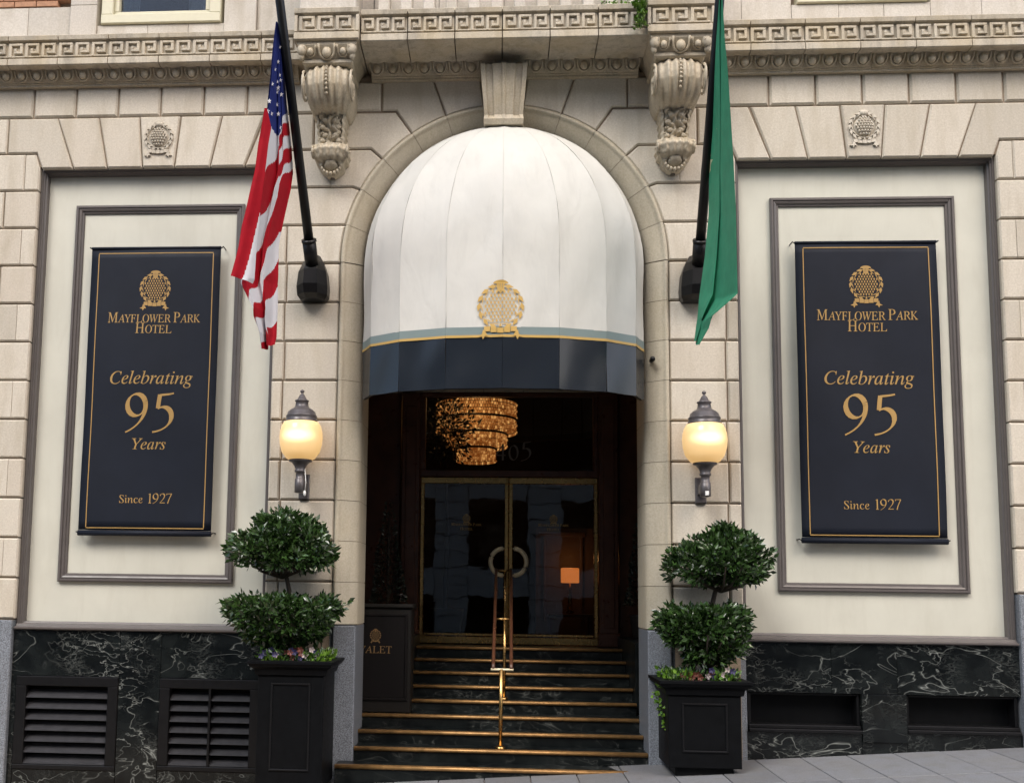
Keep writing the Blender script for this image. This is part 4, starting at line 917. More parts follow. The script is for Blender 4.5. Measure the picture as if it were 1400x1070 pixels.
# ------------------------------------------------------------------ foliage
def leaves(n, fn, size, mat, name, parent, curl=.25, loc=None, seed=0, elong=.42):
    rnd = random.Random(seed); vs = []; fs = []
    for _ in range(n):
        p, nrm = fn(rnd); d = Vector((rnd.uniform(-1, 1), rnd.uniform(-1, 1), rnd.uniform(-1, 1))) * .75 + nrm * 1.0
        d.normalize(); s_ = d.cross(Vector((rnd.uniform(-1, 1), rnd.uniform(-1, 1), rnd.uniform(-.3, 1)))).normalized(); up = s_.cross(d)
        L = size * rnd.uniform(.6, 1.2); W = L * elong * .5; o = len(vs); p = Vector(p)
        q = [p, p + d * L * .45 + s_ * W + up * W * curl, p + d * L, p + d * L * .45 - s_ * W + up * W * curl, p + d * L * .5]
        vs += [tuple(a) for a in q]; fs += [(o, o + 1, o + 4), (o + 1, o + 2, o + 4), (o + 2, o + 3, o + 4), (o + 3, o, o + 4)]
    return MB().add(vs, fs).obj(name, mat, parent, fix=False, loc=loc)
def topiary(base, cx, cy, zb, up, lo, label, seed):
    t = empty('topiary_shrub', (cx, cy, zb), label, 'shrub', 'two-tiered topiary shrubs in the entrance planters')
    rnd = random.Random(seed)
    b = MB(); zt = up[1] - zb + .08
    b.tube([(0, 0, -.03), (.01, 0, .25), (-.015, .01, .5), (up[0] - cx, 0, zt)], [.032, .026, .022, .018], 8); b.obj('trunk', M['bark'], t)
    for k in range(14):
        a = 2 * pi * k / 14 + rnd.uniform(-.2, .2); r = rnd.uniform(.25, .42)
        for (c0, z0, z1) in ((up[0] - cx, up[1] - zb - .16, up[1] - zb + .04), (lo[0] - cx, lo[1] - zb + .02, lo[1] - zb + .25)):
            MB().tube([(c0 * .9, 0, z0), (c0 + r * .45 * cos(a), r * .45 * sin(a), z0 + .05), (c0 + r * cos(a), r * sin(a), z1)], [.018, .012, .006], 5).obj('branch', M['bark'], t)
    # upper crown: dome with flat underside
    lump = [(rnd.uniform(0, 2 * pi), rnd.uniform(.0, 1), rnd.uniform(-.2, .24)) for _ in range(38)]
    def wob(a, h):
        return 1 + sum(am * math.exp(-((min(abs(a - b_), 2 * pi - abs(a - b_))) ** 2 / .12 + (h - hh) ** 2 / .04)) for b_, hh, am in lump)
    def fu(r_):
        cx0, z0, z1, R = up; a = r_.uniform(0, 2 * pi); h = r_.random() ** .8; rr = max(0, 1 - h ** 2.3) ** .75 * R * wob(a, h); depth = 1 - r_.random() ** 1.6 * .55
        if r_.random() < .2: h = r_.uniform(-.12, .04); depth = sqrt(r_.random()); rr = R * (.98 + h)
        return (cx0 - cx + rr * depth * cos(a), rr * depth * sin(a) * .92, z0 - zb + (z1 - z0) * h * (depth if h > .3 else 1)), Vector((cos(a) * .8, sin(a) * .8, .2 + h)).normalized()
    def clumped(fn, nc, sd, rad=.075):
        rc = random.Random(sd); cs = [fn(rc) for _ in range(nc)]
        def g(r_):
            (p, n_) = cs[r_.randrange(nc)]; d = Vector((r_.gauss(0, 1), r_.gauss(0, 1), r_.gauss(0, 1))).normalized(); k = r_.random() ** .5
            return Vector(p) + d * rad * k, (d * .7 + Vector(n_) * .7).normalized()
        return g
    leaves(7600, clumped(fu, 175, seed * 3), .066, M['leaf'], 'crown', t, seed=seed, elong=.5)
    def fl_(r_):
        cx0, z0, z1, R = lo; a = r_.uniform(0, 2 * pi); h = r_.random() ** .75; prof_ = (.30 + .72 * h ** .75) * (1 if h < .85 else 1 - (h - .85) * 1.0)
        rr = R * prof_ * wob(a, 1 - h); depth = 1 - r_.random() ** 2.0 * .4
        if r_.random() < .22: h = 1 + r_.uniform(-.1, .08); depth = sqrt(r_.random()) * .97; rr = R * .9
        return (cx0 - cx + rr * depth * cos(a), rr * depth * sin(a) * .92, z0 - zb + (z1 - z0) * h), Vector((cos(a), sin(a), .1 + .5 * h)).normalized()
    # stray shoots
    def fs_(r_):
        cx0, z0, z1, R = lo; a = r_.choice([pi + .1, .05, 3.6, 5.5, 2.7]) + r_.uniform(-.1, .1); k = r_.uniform(.9, 1.12); return (cx0 - cx + R * k * cos(a), R * k * sin(a) * .9, z1 - zb - .03 + (k - .9) * .2 + r_.uniform(-.03, .03)), Vector((cos(a), sin(a), .4))
    fc_ = clumped(fl_, 185, seed * 5)
    leaves(7600, lambda r_: fs_(r_) if r_.random() < .012 else fc_(r_), .066, M['leaf'], 'crown', t, seed=seed + 1, elong=.5)
    return t
def planter(x0, x1, y0, y1, z0, z1, label, step):
    cx, cy = (x0 + x1) / 2, (y0 + y1) / 2; O = (cx, cy, z0)
    p = empty('planter', O, label, 'planter', 'tall black planter boxes flanking the entrance')
    rr = lambda mb, n, m='black': rel(mb, O).obj(n, M[m], p)
    b = MB(); b.bbox(x0, x1, y0, y1, z0 + .07, z1 - .13, .006); rr(b, 'box')
    b = MB(); b.bbox(x0 + .06, x1 - .06, y0 + .05, y1 - .02, z0, z0 + .07, .005); rr(b, 'foot')
    b = MB(); pr = [(.0, z1 - .13), (.02, z1 - .12), (.03, z1 - .075), (.065, z1 - .05), (.075, z1 - .028), (.085, z1 - .025), (.085, z1 - .004), (.08, z1), (-.03, z1), (-.03, z1 - .05)]
    vs = []; fs = []
    for d, z in pr: vs += [(x0 - d, y0 - d, z), (x1 + d, y0 - d, z), (x1 + d, y1 + min(d, .03), z), (x0 - d, y1 + min(d, .03), z)]
    for j in range(len(pr) - 1):
        for i in range(4): fs.append((4 * j + i, 4 * j + (i + 1) % 4, 4 * j + 4 + (i + 1) % 4, 4 * j + 4 + i))
    b.add(vs, fs); rr(b, 'rim')
    b = MB(); m_ = .115; za, zb2 = z0 + step, z1 - .19
    for a, c_, d, e_ in ((x0 + m_, x1 - m_, za, za + .016), (x0 + m_, x1 - m_, zb2 - .016, zb2), (x0 + m_, x0 + m_ + .016, za + .016, zb2 - .016), (x1 - m_ - .016, x1 - m_, za + .016, zb2 - .016)): b.bbox(a, c_, y0 - .012, y0 + .01, d, e_, .004)
    rr(b, 'panel_bead', 'black_metal')
    b = MB(); b.box(x0 + .03, x1 - .03, y0 + .03, y1 - .03, z1 - .07, z1 - .045); rr(b, 'soil', 'soil')
    return p
planter(-2.09, -1.515, -.74, -.14, -.075, 1.075, 'tallest black panelled planter box, left of the entrance steps on the lower pavement', .22)
planter(1.43, 2.04, -.62, -.06, .165, .965, 'shorter black panelled planter box, right of the entrance steps on the higher pavement', .20)
topiary(None, -1.86, -.42, 1.045, (-1.985, 1.955, 2.36, .475), (-1.935, 1.20, 1.555, .505), 'wider two-tiered topiary shrub with glossy dark leaves in the left planter', 11)
topiary(None, 1.84, -.36, .935, (1.95, 1.885, 2.27, .365), (1.795, 1.10, 1.51, .365), 'narrower two-tiered topiary shrub with glossy dark leaves in the right planter', 23)
def bedding(cx, cy, z, wx, wy, seed, label, trail=None):
    f = empty('bedding_flowers', (cx, cy, z), label, 'flowers')
    def fn(r_): 
        x, y = r_.uniform(-wx, wx), r_.uniform(-wy, wy); return (x, y, r_.uniform(-.02, .10)), Vector((x * 1.2, y * 1.2, .8)).normalized()
    leaves(700, fn, .05, M['leaf'], 'foliage', f, seed=seed)
    def fn2(r_):
        s_ = r_.choice((-1, 1)); x, y = s_ * r_.uniform(wx * .3, wx * 1.02), r_.uniform(-wy, wy); return (x, y, r_.uniform(-.02, .09)), Vector((x, y, .6)).normalized()
    leaves(420, fn2, .05, M['leaf_bright'], 'bright_foliage', f, seed=seed + 1, elong=.7)
    rnd = random.Random(seed)
    for mat, n, xr in (('flower_purple', 10, (-1, 1)), ('flower_white', 5, (-.9, .9)), ('flower_red', 7, (-.6, .3))):
        for _ in range(n):
            x, y = rnd.uniform(*xr) * wx * .95, -wy * rnd.uniform(.3, .98); b = MB(); z0 = rnd.uniform(.05, .13)
            for k in range(5):
                a = 2 * pi * k / 5; b.add([(x, y, z0), (x + .022 * cos(a - .5), y - .012, z0 + .022 * sin(a - .5)), (x + .03 * cos(a), y - .016, z0 + .03 * sin(a)), (x + .022 * cos(a + .5), y - .012, z0 + .022 * sin(a + .5))], [(0, 1, 2, 3)])
            b.obj('blossom', M[mat], f)
    if trail:
        rnd = random.Random(seed + 5)
        def ft(r_):
            t = r_.random(); return (trail * (wx * 1.08 + .05 * sin(t * 5)) + r_.uniform(-.03, .03), -.05 + r_.uniform(-.05, .05), .02 - t * .42), Vector((r_.uniform(-1, 1), -.6, -.3))
        leaves(70, ft, .045, M['leaf_bright'], 'trailing_vine', f, seed=seed + 6, elong=.8)
    return f
bedding(-1.80, -.44, 1.04, .30, .29, 3, 'bedding plants with orange, purple and white blossom filling the left planter')
bedding(1.735, -.34, .93, .31, .27, 4, 'bedding plants with purple and white blossom and a trailing vine in the right planter', -1)
# dark conical trees standing in the vestibule
for x, lab in ((-1.27, 'dark conical evergreen in the shadowed left side of the vestibule'), (1.60, 'dark conical evergreen in the shadowed right side of the vestibule')):
    t = empty('cone_tree', (x, 2.1, 1.203), lab, 'tree', 'conical trees in the vestibule')
    MB().lathe((0, 0, 0), [(.11, 0), (.12, .02), (.15, .24), (.16, .26), (.14, .26)], 16).obj('pot', M['plant_pot'], t)
    MB().tube([(0, 0, .2), (0, 0, 1.3)], .018, 6).obj('trunk', M['bark'], t)
    def fc(r_):
        h = 1 - sqrt(r_.random()); a = r_.uniform(0, 2 * pi); rr = .17 * (1 - h) * (1 + .15 * sin(a * 3 + h * 9)) + .015; return (rr * cos(a), rr * sin(a), .35 + 1.2 * h), Vector((cos(a), sin(a), .5)).normalized()
    leaves(1500, fc, .045, M['leaf_dark'], 'crown', t, seed=int(x * 10) + 50)
# added leafy tree, standing in for foliage mirrored in the transom glass
it = empty('mirrored_foliage_standin', (-.70, 3.7, 1.08), 'leafy dark tree added to stand in for foliage mirrored left of the chandelier', 'tree')
MB().tube([(0, 0, .3), (.02, 0, 1.4), (-.02, .02, 2.6)], [.03, .025, .015], 7).obj('trunk', M['bark'], it)
MB().lathe((0, 0, 0), [(.18, 0), (.2, .02), (.24, .36), (.25, .4), (.2, .4)], 18).obj('pot', M['plant_pot'], it)
def fi(r_):
    a, b_ = r_.uniform(0, 2 * pi), r_.uniform(-1, 1); k = r_.random() ** .45; q = sqrt(1 - b_ * b_); return (.36 * k * q * cos(a) * (1 + .3 * sin(5 * b_ + a * 2)), .3 * k * q * sin(a), 2.68 + .46 * k * b_), Vector((q * cos(a), q * sin(a), b_))
leaves(1300, fi, .07, M['leaf_dark'], 'crown', it, seed=77)
# ------------------------------------------------------------------ awning
AO = (0, 0, 4.0)
aw = empty('awning', AO, 'white domed fabric awning with navy valance and gold emblem over the entrance arch', 'awning')
AA, AB, ZS = 1.335, .60, 4.85
Z_ST, Z_GL0, Z_GL1, Z_VT, Z_VB = 4.055, 3.985, 3.962, 3.962, 3.50
def apt(th, z, out=0.0):
    """point of the awning surface on a rib at angle th (deg), height z"""
    t = radians(th); 
    if z > ZS: q = sqrt(max(0, 1 - ((z - ZS) / 1.335) ** 2))
    else: q = 1.0
    return Vector(((AA + out) * cos(t) * q, -(AB + out) * sin(t) * q - .0 , z))
def gore(name, th0, th1, zs, mat, nu, par, smooth=True, off=0.0, sag=0.0, rnd=None):
    vs = []; fs = []; n = nu + 1
    for j, z in enumerate(zs):
        a, b = apt(th0, z), apt(th1, z); nrm = Vector(((b - a).y, -(b - a).x, 0)); 
        if nrm.length > 1e-6: nrm.normalize()
        if nrm.y > 0: nrm = -nrm
        for i in range(n):
            u = i / nu; p = a.lerp(b, u)
            tz = (j / (len(zs) - 1)) if len(zs) > 1 else 0
            bil = sag * sin(pi * u) * (1 if z < ZS else max(0, 1 - (z - ZS) / 1.2))
            if rnd: bil += .0035 * sin(u * 7 + z * 5.3 + rnd) + .003 * sin(z * 9 + rnd * 2 + u * 3)
            p = p + nrm * (off + bil); 
            vs.append((p.x - AO[0], p.y, p.z - AO[2]))
    for j in range(len(zs) - 1):
        for i in range(nu): fs.append((j * n + i, j * n + i + 1, (j + 1) * n + i + 1, (j + 1) * n + i))
    o = MB().add(vs, fs, 0, smooth).obj(name, mat, par, fix=True)
    return o
RIB = [22.5 * k for k in range(9)]
zd = [Z_ST + (ZS - Z_ST) * k / 8 for k in range(9)] + [ZS + 1.332 * sin(pi / 2 * k / 16) for k in range(1, 17)]
for k in range(8):
    gore('canopy_panel', RIB[k] + .05, RIB[k + 1] - .05, zd, M['canvas'], 8, aw, True, 0, -.004, k * 1.7 + 1)
    gore('grey_stripe', RIB[k], RIB[k + 1], [Z_GL0, Z_ST + .004], M['stripe'], 6, aw, True, .004, -.004)
    gore('gold_stripe', RIB[k], RIB[k + 1], [Z_GL1, Z_GL0], M['gold_awning'], 6, aw, True, .006, -.004)
    gore('valance_panel', RIB[k] + .05, RIB[k + 1] - .05, [Z_VB, Z_VB + .012] + [Z_VB + (Z_VT - Z_VB) * q / 8 for q in range(1, 9)], M['valance'], 8, aw, True, .001, -.006, k * 2.3)
for th in RIB[1:-1]:
    b = MB(); b.tube([tuple(apt(th, z, .001) - Vector(AO)) for z in zd[:-1]], .0016, 5); b.obj('seam', M['canvas'], aw)
b = MB(); pr = [tuple(apt(th, Z_VB - .004, -.01) - Vector(AO)) for th in [180 * k / 40 for k in range(41)]]
fr = MB().tube([tuple((apt(a, Z_VB + .01, -.03)) - Vector(AO)) for a in RIB], .012, 8)
for th in RIB[1:-1]: fr.tube([tuple(apt(th, z, -.03) - Vector(AO)) for z in [Z_VB + .01] + zd[::3]], .010, 6)
fr.obj('frame', M['black_metal'], aw)
def aw_fn(x, z):
    # x measured across the front; wrap onto the faceted skirt
    p = None
    for k in range(8):
        a, b = apt(RIB[k], z), apt(RIB[k + 1], z)
        if min(a.x, b.x) - 1e-6 <= x <= max(a.x, b.x) + 1e-6:
            u = (x - a.x) / (b.x - a.x); p = a.lerp(b, u); nrm = Vector(((b - a).y, -(b - a).x, 0)).normalized()
            if nrm.y > 0: nrm = -nrm
            p += nrm * (.0115 + (.0 if z > Z_ST else .002)); break
    return (p.x - AO[0], p.y, p.z - AO[2])
flat_mesh('gold_emblem', emblem_polys(.455, -.018, 4.245), M['gold_awning'], aw_fn, aw)

# ------------------------------------------------------------------ banners
for s, lab in ((-1, 'tall navy anniversary banner with gold lettering on the left cream panel, nearer the striped flag'), (1, 'tall navy anniversary banner with gold lettering on the right cream panel, nearer the green flag')):
    c = 3.422 * s; O = (c, .05, 2.17)
    bn = empty('anniversary_banner', O, lab, 'banner', 'navy banners on the cream panels')
    nu, nv = 12, 30; vs = []; fs = []
    def byy(x, z): return .006 * sin((x - c) * 6.5 + s) * sin(pi * (z - 2.17) / 2.87) + .004 * sin(z * 4.1 + x * 3)
    for j in range(nv + 1):
        for i in range(nu + 1):
            x = c - .652 + 1.304 * i / nu; z = 2.235 + 2.785 * j / nv; vs.append((x - O[0], byy(x, z), z - O[2]))
    for j in range(nv):
        for i in range(nu): fs.append((j * (nu + 1) + i, j * (nu + 1) + i + 1, (j + 1) * (nu + 1) + i + 1, (j + 1) * (nu + 1) + i))
    o = MB().add(vs, fs, 0, True).obj('cloth', M['navy'], bn); q = o.modifiers.new('t', 'SOLIDIFY'); q.thickness = .003
    for z in (5.03, 2.205): 
        b = MB(); b.tube([(-.652, 0, z - O[2]), (.652, 0, z - O[2])], .014 if z > 3 else .028, 10); b.obj('batten', M['navy'], bn)
        for sx in (-1, 1): MB().tube([(sx * .655, .01, z - O[2]), (sx * .672, .0, z - O[2] + .01), (sx * .672, .10, z - O[2] + .01)], .006, 6).obj('hook', M['black_metal'], bn)
    F2 = lambda x, z: (x - O[0], byy(x, z) - .0045, z - O[2])
    g = []
    def strip(xa, za, xb, zb, t_=.0045, n=16):
        for k in range(n):
            x0_, z0_, x1_, z1_ = xa + (xb - xa) * k / n, za + (zb - za) * k / n, xa + (xb - xa) * (k + 1) / n, za + (zb - za) * (k + 1) / n
            if za == zb: g.append([(x0_, z0_ - t_), (x1_, z1_ - t_), (x1_, z1_ + t_), (x0_, z0_ + t_)])
            else: g.append([(x0_ - t_, z0_), (x0_ + t_, z0_), (x1_ + t_, z1_), (x1_ - t_, z1_)])
    strip(c - .578, 2.255, c + .578, 2.255); strip(c - .578, 4.978, c + .578, 4.978); strip(c - .578, 2.262, c - .578, 4.971); strip(c + .578, 2.262, c + .578, 4.971)
    flat_mesh('gold_border', g, M['gold'], F2, bn)
    cc = c - .004 * s
    flat_mesh('emblem', emblem_polys(.338, cc, 4.622), M['gold'], F2, bn)
    t_ = text_polys('MAYFLOWER PARK', .925, cc - .462, 4.277, caps=1.28, hs=1.2, track=-14) + text_polys('HOTEL', .36, cc - .18, 4.17, caps=1.28, hs=1.15, track=-14)
    t_ += text_polys('Celebrating', .82, cc - .41, 3.664, slant=True) + text_polys('95', .485, cc - .245, 3.205) + text_polys('Years', .335, cc - .165, 3.02, slant=True, hs=1.0) + text_polys('Since 1927', .515, cc - .262, 2.497)
    flat_mesh('lettering', t_, M['gold'], F2, bn)

# ------------------------------------------------------------------ wall lamps
def wall_lamp(x, zc, label, chain):
    O = (x, -.24, zc); l = empty('wall_lamp', O, label, 'lamp', 'globe wall lamps beside the arch')
    gp = [(.10, -.215), (.135, -.195), (.176, -.14), (.196, -.065), (.201, .0), (.197, .055), (.184, .105), (.162, .142), (.12, .152)]
    MB().lathe((0, 0, 0), gp, 36).obj('glass_globe', M['globe'], l)
    cp = [(.150, .138), (.152, .155), (.146, .162), (.142, .19), (.146, .196), (.144, .204), (.136, .21), (.128, .24), (.10, .265), (.072, .28), (.062, .30), (.058, .335), (.066, .34), (.066, .35), (.045, .36), (.030, .39), (.020, .405), (.012, .41), (.012, .425), (.020, .432), (.018, .445), (.003, .455)]
    MB().lathe((0, 0, 0), cp, 32).obj('cap', M['lampmetal'], l)
    bp = [(.03, -.52), (.048, -.515), (.048, -.39), (.04, -.385), (.04, -.33), (.052, -.325), (.052, -.31), (.045, -.30), (.055, -.27), (.082, -.235), (.108, -.225), (.108, -.205), (.09, -.20)]
    MB().lathe((0, 0, 0), bp, 28).obj('stem', M['lampmetal'], l)
    b = MB(); b.bbox(-.05, .05, .20, .262, -.56, -.32, .01); b.box(-.035, .035, .02, .21, -.48, -.40); b.obj('wall_bracket', M['lampmetal'], l)
    if chain: 
        MB().tube([(.05, -.03, -.30), (.062, -.03, -.42), (.055, -.03, -.50)], .0035, 5).obj('pull_wire', M['white'], l); MB().ball((.053, -.03, -.525), (.014, .014, .028), 8, 6).obj('wire_tip', M['white'], l)
    else: MB().bbox(-.012, .02, -.062, -.045, -.51, -.47, .003).obj('tag', M['white'], l)
wall_lamp(-1.867, 3.098, 'lit globe wall lamp left of the arch with a white pull wire hanging below', True)
wall_lamp(1.843, 3.090, 'lit globe wall lamp right of the arch, under the green flag', False)

# ------------------------------------------------------------------ flag poles and flags
def flagpole(base, tip, label, s):
    O = Vector(base); f = empty('flagpole', base, label, 'flagpole', 'angled black flagpoles on the facade')
    d = Vector(tip) - O; b = MB(); b.tube([tuple(d * -.03), tuple(d * .5), tuple(d * 1.45)], [.047, .042, .036], 14); b.obj('pole', M['black_metal'], f)
    b = MB(); b.tube([tuple(d * -.05), tuple(d * .06)], .066, 14); b.tube([tuple(d * .052), tuple(d * .062)], .072, 14); b.obj('collar', M['black_metal'], f)
    # faceted cast housing against the wall
    L = [(-.02, .06, .10), (-.10, .10, .16), (-.20, .135, .20), (-.34, .150, .20), (-.42, .145, .17), (-.455, .12, .12)]
    vs = []; fs = []; y1 = -O.y - .005
    for z, hw, dd in L:
        z = z + .06
        vs += [(-hw, y1, z), (-hw, y1 - dd * .8, z), (-hw * .45, y1 - dd * 1.35, z), (hw * .45, y1 - dd * 1.35, z), (hw, y1 - dd * .8, z), (hw, y1, z)]
    for j in range(len(L) - 1):
        for i in range(6): fs.append((6 * j + i, 6 * j + (i + 1) % 6, 6 * j + 6 + (i + 1) % 6, 6 * j + 6 + i))
    fs += [tuple(range(6)), tuple(range(len(L) * 6 - 6, len(L) * 6))[::-1]]
    MB().add(vs, fs).obj('housing', M['black_metal'], f)
    return f
flagpole((-1.817, -.28, 4.85), (-1.905, -1.542, 6.652), 'black flagpole left of the arch carrying the red, white and blue flag', -1)
flagpole((1.813, -.28, 4.82), (1.770, -1.507, 6.573), 'black flagpole right of the arch carrying the green flag', 1)
FA = [(30.0, [-1.955, -1.44, 6.511], [-1.94, -1.44, 6.51]), (60.0, [-1.979, -1.42, 6.324], [-1.917, -1.33, 6.372]), (100.0, [-2.004, -1.4, 6.072], [-1.922, -1.2, 6.174]), (140.0, [-2.031, -1.38, 5.82], [-1.925, -1.06, 5.974]), (163.0, [-2.046, -1.37, 5.675], [-1.921, -0.98, 5.856]), (200.0, [-2.073, -1.36, 5.438], [-1.914, -0.85, 5.661]), (235.0, [-2.099, -1.35, 5.216], [-1.917, -0.74, 5.467]), (257.0, [-2.129, -1.34, 5.078], [-1.933, -0.74, 5.315]), (291.0, [-2.162, -1.33, 4.863], [-1.98, -0.74, 5.081]), (320.0, [-2.184, -1.32, 4.68], [-2.012, -0.76, 4.876]), (335.0, [-2.195, -1.31, 4.588], [-2.023, -0.78, 4.767]), (376.0, [-2.233, -1.3, 4.329], [-2.016, -0.8, 4.483]), (386.0, [-2.231, -1.3, 4.265], [-2.021, -0.8, 4.416]), (405.0, [-2.172, -1.28, 4.15], [-2.013, -0.82, 4.282]), (423.5, [-2.123, -1.25, 4.05], [-2.011, -0.84, 4.143]), (437.5, [-2.122, -1.22, 3.994], [-2.01, -0.86, 4.018]), (456.5, [-2.079, -1.15, 3.872], [-2.004, -0.9, 3.902]), (475.0, [-2.076, -1.05, 3.729], [-2.004, -0.95, 3.818])]
FB = [(150.0, [-2.027, -1.42, 5.735], [-2.012, -1.39, 5.749]), (177.0, [-2.05, -1.42, 5.56], [-1.981, -1.34, 5.596]), (200.0, [-2.071, -1.42, 5.412], [-1.997, -1.36, 5.437]), (234.0, [-2.092, -1.42, 5.193], [-2.015, -1.36, 5.217]), (257.0, [-2.122, -1.42, 5.046], [-2.029, -1.36, 5.069]), (293.0, [-2.164, -1.42, 4.816], [-2.052, -1.34, 4.845]), (310.0, [-2.188, -1.42, 4.709], [-2.06, -1.33, 4.74]), (339.0, [-2.21, -1.42, 4.525], [-2.076, -1.33, 4.554]), (353.5, [-2.226, -1.42, 4.443], [-2.079, -1.33, 4.452]), (380.0, [-2.261, -1.42, 4.292], [-2.086, -1.33, 4.268]), (384.0, [-2.264, -1.42, 4.273], [-2.101, -1.33, 4.236])]
FG = [(-40.0, [1.754, -1.6, 6.774], [1.762, -1.62, 6.761]), (0.0, [1.754, -1.52, 6.567], [1.779, -1.55, 6.549]), (60.0, [1.763, -1.33, 6.29], [1.801, -1.5, 6.195]), (100.0, [1.777, -1.2, 6.099], [1.819, -1.48, 5.953]), (175.0, [1.81, -0.95, 5.726], [1.841, -1.45, 5.495]), (240.0, [1.823, -0.76, 5.374], [1.859, -1.42, 5.102]), (291.0, [1.816, -0.74, 5.041], [1.873, -1.4, 4.793]), (351.0, [1.772, -0.74, 4.642], [1.879, -1.38, 4.43]), (405.0, [1.713, -0.76, 4.28], [1.887, -1.36, 4.106]), (419.5, [1.698, -0.78, 4.177], [1.808, -1.3, 4.038]), (435.0, [1.683, -0.8, 4.067], [1.724, -1.2, 3.973]), (449.5, [1.666, -0.82, 3.971], [1.719, -1.1, 3.906]), (469.5, [1.646, -0.85, 3.861], [1.664, -0.95, 3.792])]

def flag_surface(rows, nu, nv, foldfn):
    P = [[None] * (nu + 1) for _ in range(nv + 1)]; V = []
    for j in range(nv + 1):
        t = j / nv * (len(rows) - 1); k = min(int(t), len(rows) - 2); f = t - k
        v = rows[k][0] + (rows[k + 1][0] - rows[k][0]) * f; V.append(v)
        a = Vector(rows[k][1]).lerp(Vector(rows[k + 1][1]), f); b = Vector(rows[k][2]).lerp(Vector(rows[k + 1][2]), f)
        for i in range(nu + 1):
            u = i / nu; p = a.lerp(b, u); dx, dy = foldfn(u, j / nv, (b - a).length); P[j][i] = p + Vector((dx, dy, 0))
    return P, V
def flag_mesh(name, P, colfn, V, mats, parent, O):
    nv, nu = len(P) - 1, len(P[0]) - 1; vs = [tuple(p - O) for r in P for p in r]; fs = []; mi = []
    for j in range(nv):
        for i in range(nu):
            fs.append((j * (nu + 1) + i, j * (nu + 1) + i + 1, (j + 1) * (nu + 1) + i + 1, (j + 1) * (nu + 1) + i)); mi.append(colfn((i + .5) / nu, (V[j] + V[j + 1]) / 2))
    m = MB(); m.add(vs, fs, 0, True); m.mi = mi
    o = m.obj(name, mats, parent, fix=False); return o
O = Vector(FA[0][1]); fl1 = empty('striped_flag', tuple(O), 'red, white and blue stars and stripes flag hanging in folds from the left flagpole', 'flag')
PA, VA = flag_surface(FA, 90, 300, lambda u, t, w: (.012 * sin(u * 11 + t * 3) * t, (.055 * sin(u * 12 + .8 + t * 2.2) + .022 * sin(u * 27 + t * 5) - .05 * math.exp(-((u - .6) * 9) ** 2)) * min(1, t * 3 + .15) * min(1, w * 4)))
XA = [(30, 377, 379.5), (100, 368.5, 388.5), (163, 361, 394), (235, 351, 400), (291, 340, 389), (335, 334, 380), (386, 327, 378), (422, 345, 377), (454, 355, 375), (480, 358, 373)]   # width of the cloth along its drop
def colA(u, v):
    for (v0, l0, r0), (v1, l1, r1) in zip(XA, XA[1:]):
        if v <= v1: f = max(0, (v - v0) / (v1 - v0)); xl, xr = l0 + (l1 - l0) * f, r0 + (r1 - r0) * f; break
    else: xl, xr = 358, 373
    x = xl + (xr - xl) * u; ct = 188 - (381 - x) * 1.25 if x < 381 else 188 - (x - 381) * 3.2
    if v < ct: return 2
    if x > 381 and v < 316:
        q = v - 1.7 * (xr - x)
        for e_, k in ((163, 1), (180, 0), (196, 1), (215, 0), (227, 1), (400, 0)):
            if q < e_: return k
    q = v - 2.25 * max(0, 381 - x)
    for e_, k in ((120, 0), (201, 1), (242, 0), (274, 1), (316, 0), (349, 1), (383, 0), (422, 1), (458, 0), (470, 1)):
        if q < e_: return k
    return 0
flag_mesh('main_cloth', PA, colA, VA, [M['cloth_red'], M['cloth_white'], M['cloth_blue']], fl1, O)
PB, VB = flag_surface(FB, 26, 120, lambda u, t, w: (.0, -.03 - .03 * sin(u * pi) * t + .012 * sin(u * 9 + t * 4) * t))
def colB(u, v):
    if v < 292: return 0
    bd = .97 - .24 * (v - 292) / 55 if v < 347 else .73 - .2 * (v - 347) / 36
    return 1 if u > bd else 0
flag_mesh('folded_edge', PB, colB, VB, [M['cloth_red'], M['cloth_white']], fl1, O)
random.seed(5)
def star(x, z, r, y):
    b = MB(); pts = [((r if k % 2 == 0 else r * .42) * sin(pi * k / 5) * .72, (r if k % 2 == 0 else r * .42) * cos(pi * k / 5)) for k in range(10)]
    b.extr([(x + a, z + c_) for a, c_ in pts], y - .003, y)
    b.v = [(p[0], p[1], p[2]) for p in b.v]; return b
for (uu, vv) in ((.62, 85), (.70, 104), (.80, 113), (.52, 110), (.62, 121), (.50, 125), (.30, 118), (.84, 134), (.52, 141), (.18, 139), (.62, 158), (.66, 176), (.10, 152), (.36, 160), (.75, 66), (.42, 96)):
    j = min(range(len(VA)), key=lambda q: abs(VA[q] - vv)); p = PA[j][int(uu * 90)] - O
    star(p.x, p.z, .021 if vv < 120 else .026, p.y - .006).obj('star', M['cloth_white'], fl1)
O2 = Vector(FG[0][1]); fl2 = empty('green_flag', tuple(O2), 'plain green flag with a sliver of pale seal hanging from the right flagpole', 'flag')
PG, VG = flag_surface(FG, 60, 200, lambda u, t, w: (.0, (.075 * sin(u * 8.2 + 2.2 + t * 1.0) + .02 * sin(u * 21 + t * 6)) * min(1, .2 + t * 2) * (1 if t < .85 else .4)))
flag_mesh('main_cloth', PG, lambda u, v: 0, VG, [M['cloth_green']], fl2, O2)
b = MB(); vs = []; fs = []
for j in range(len(VG)):
    if 176 <= VG[j] <= 238:
        tt = (VG[j] - 176) / 62; w_ = .30 * sin(pi * min(1, .15 + tt * .9)) * (1 if tt < .5 else .7)
        for u in (0.0, w_ / 2, w_): p = PG[j][0].lerp(PG[j][60], u * .9); i_ = int(u * 60); p = PG[j][i_] - O2; vs.append((p.x + (u * 60 - i_) * .001, p.y - .006, p.z))
n_ = len(vs) // 3
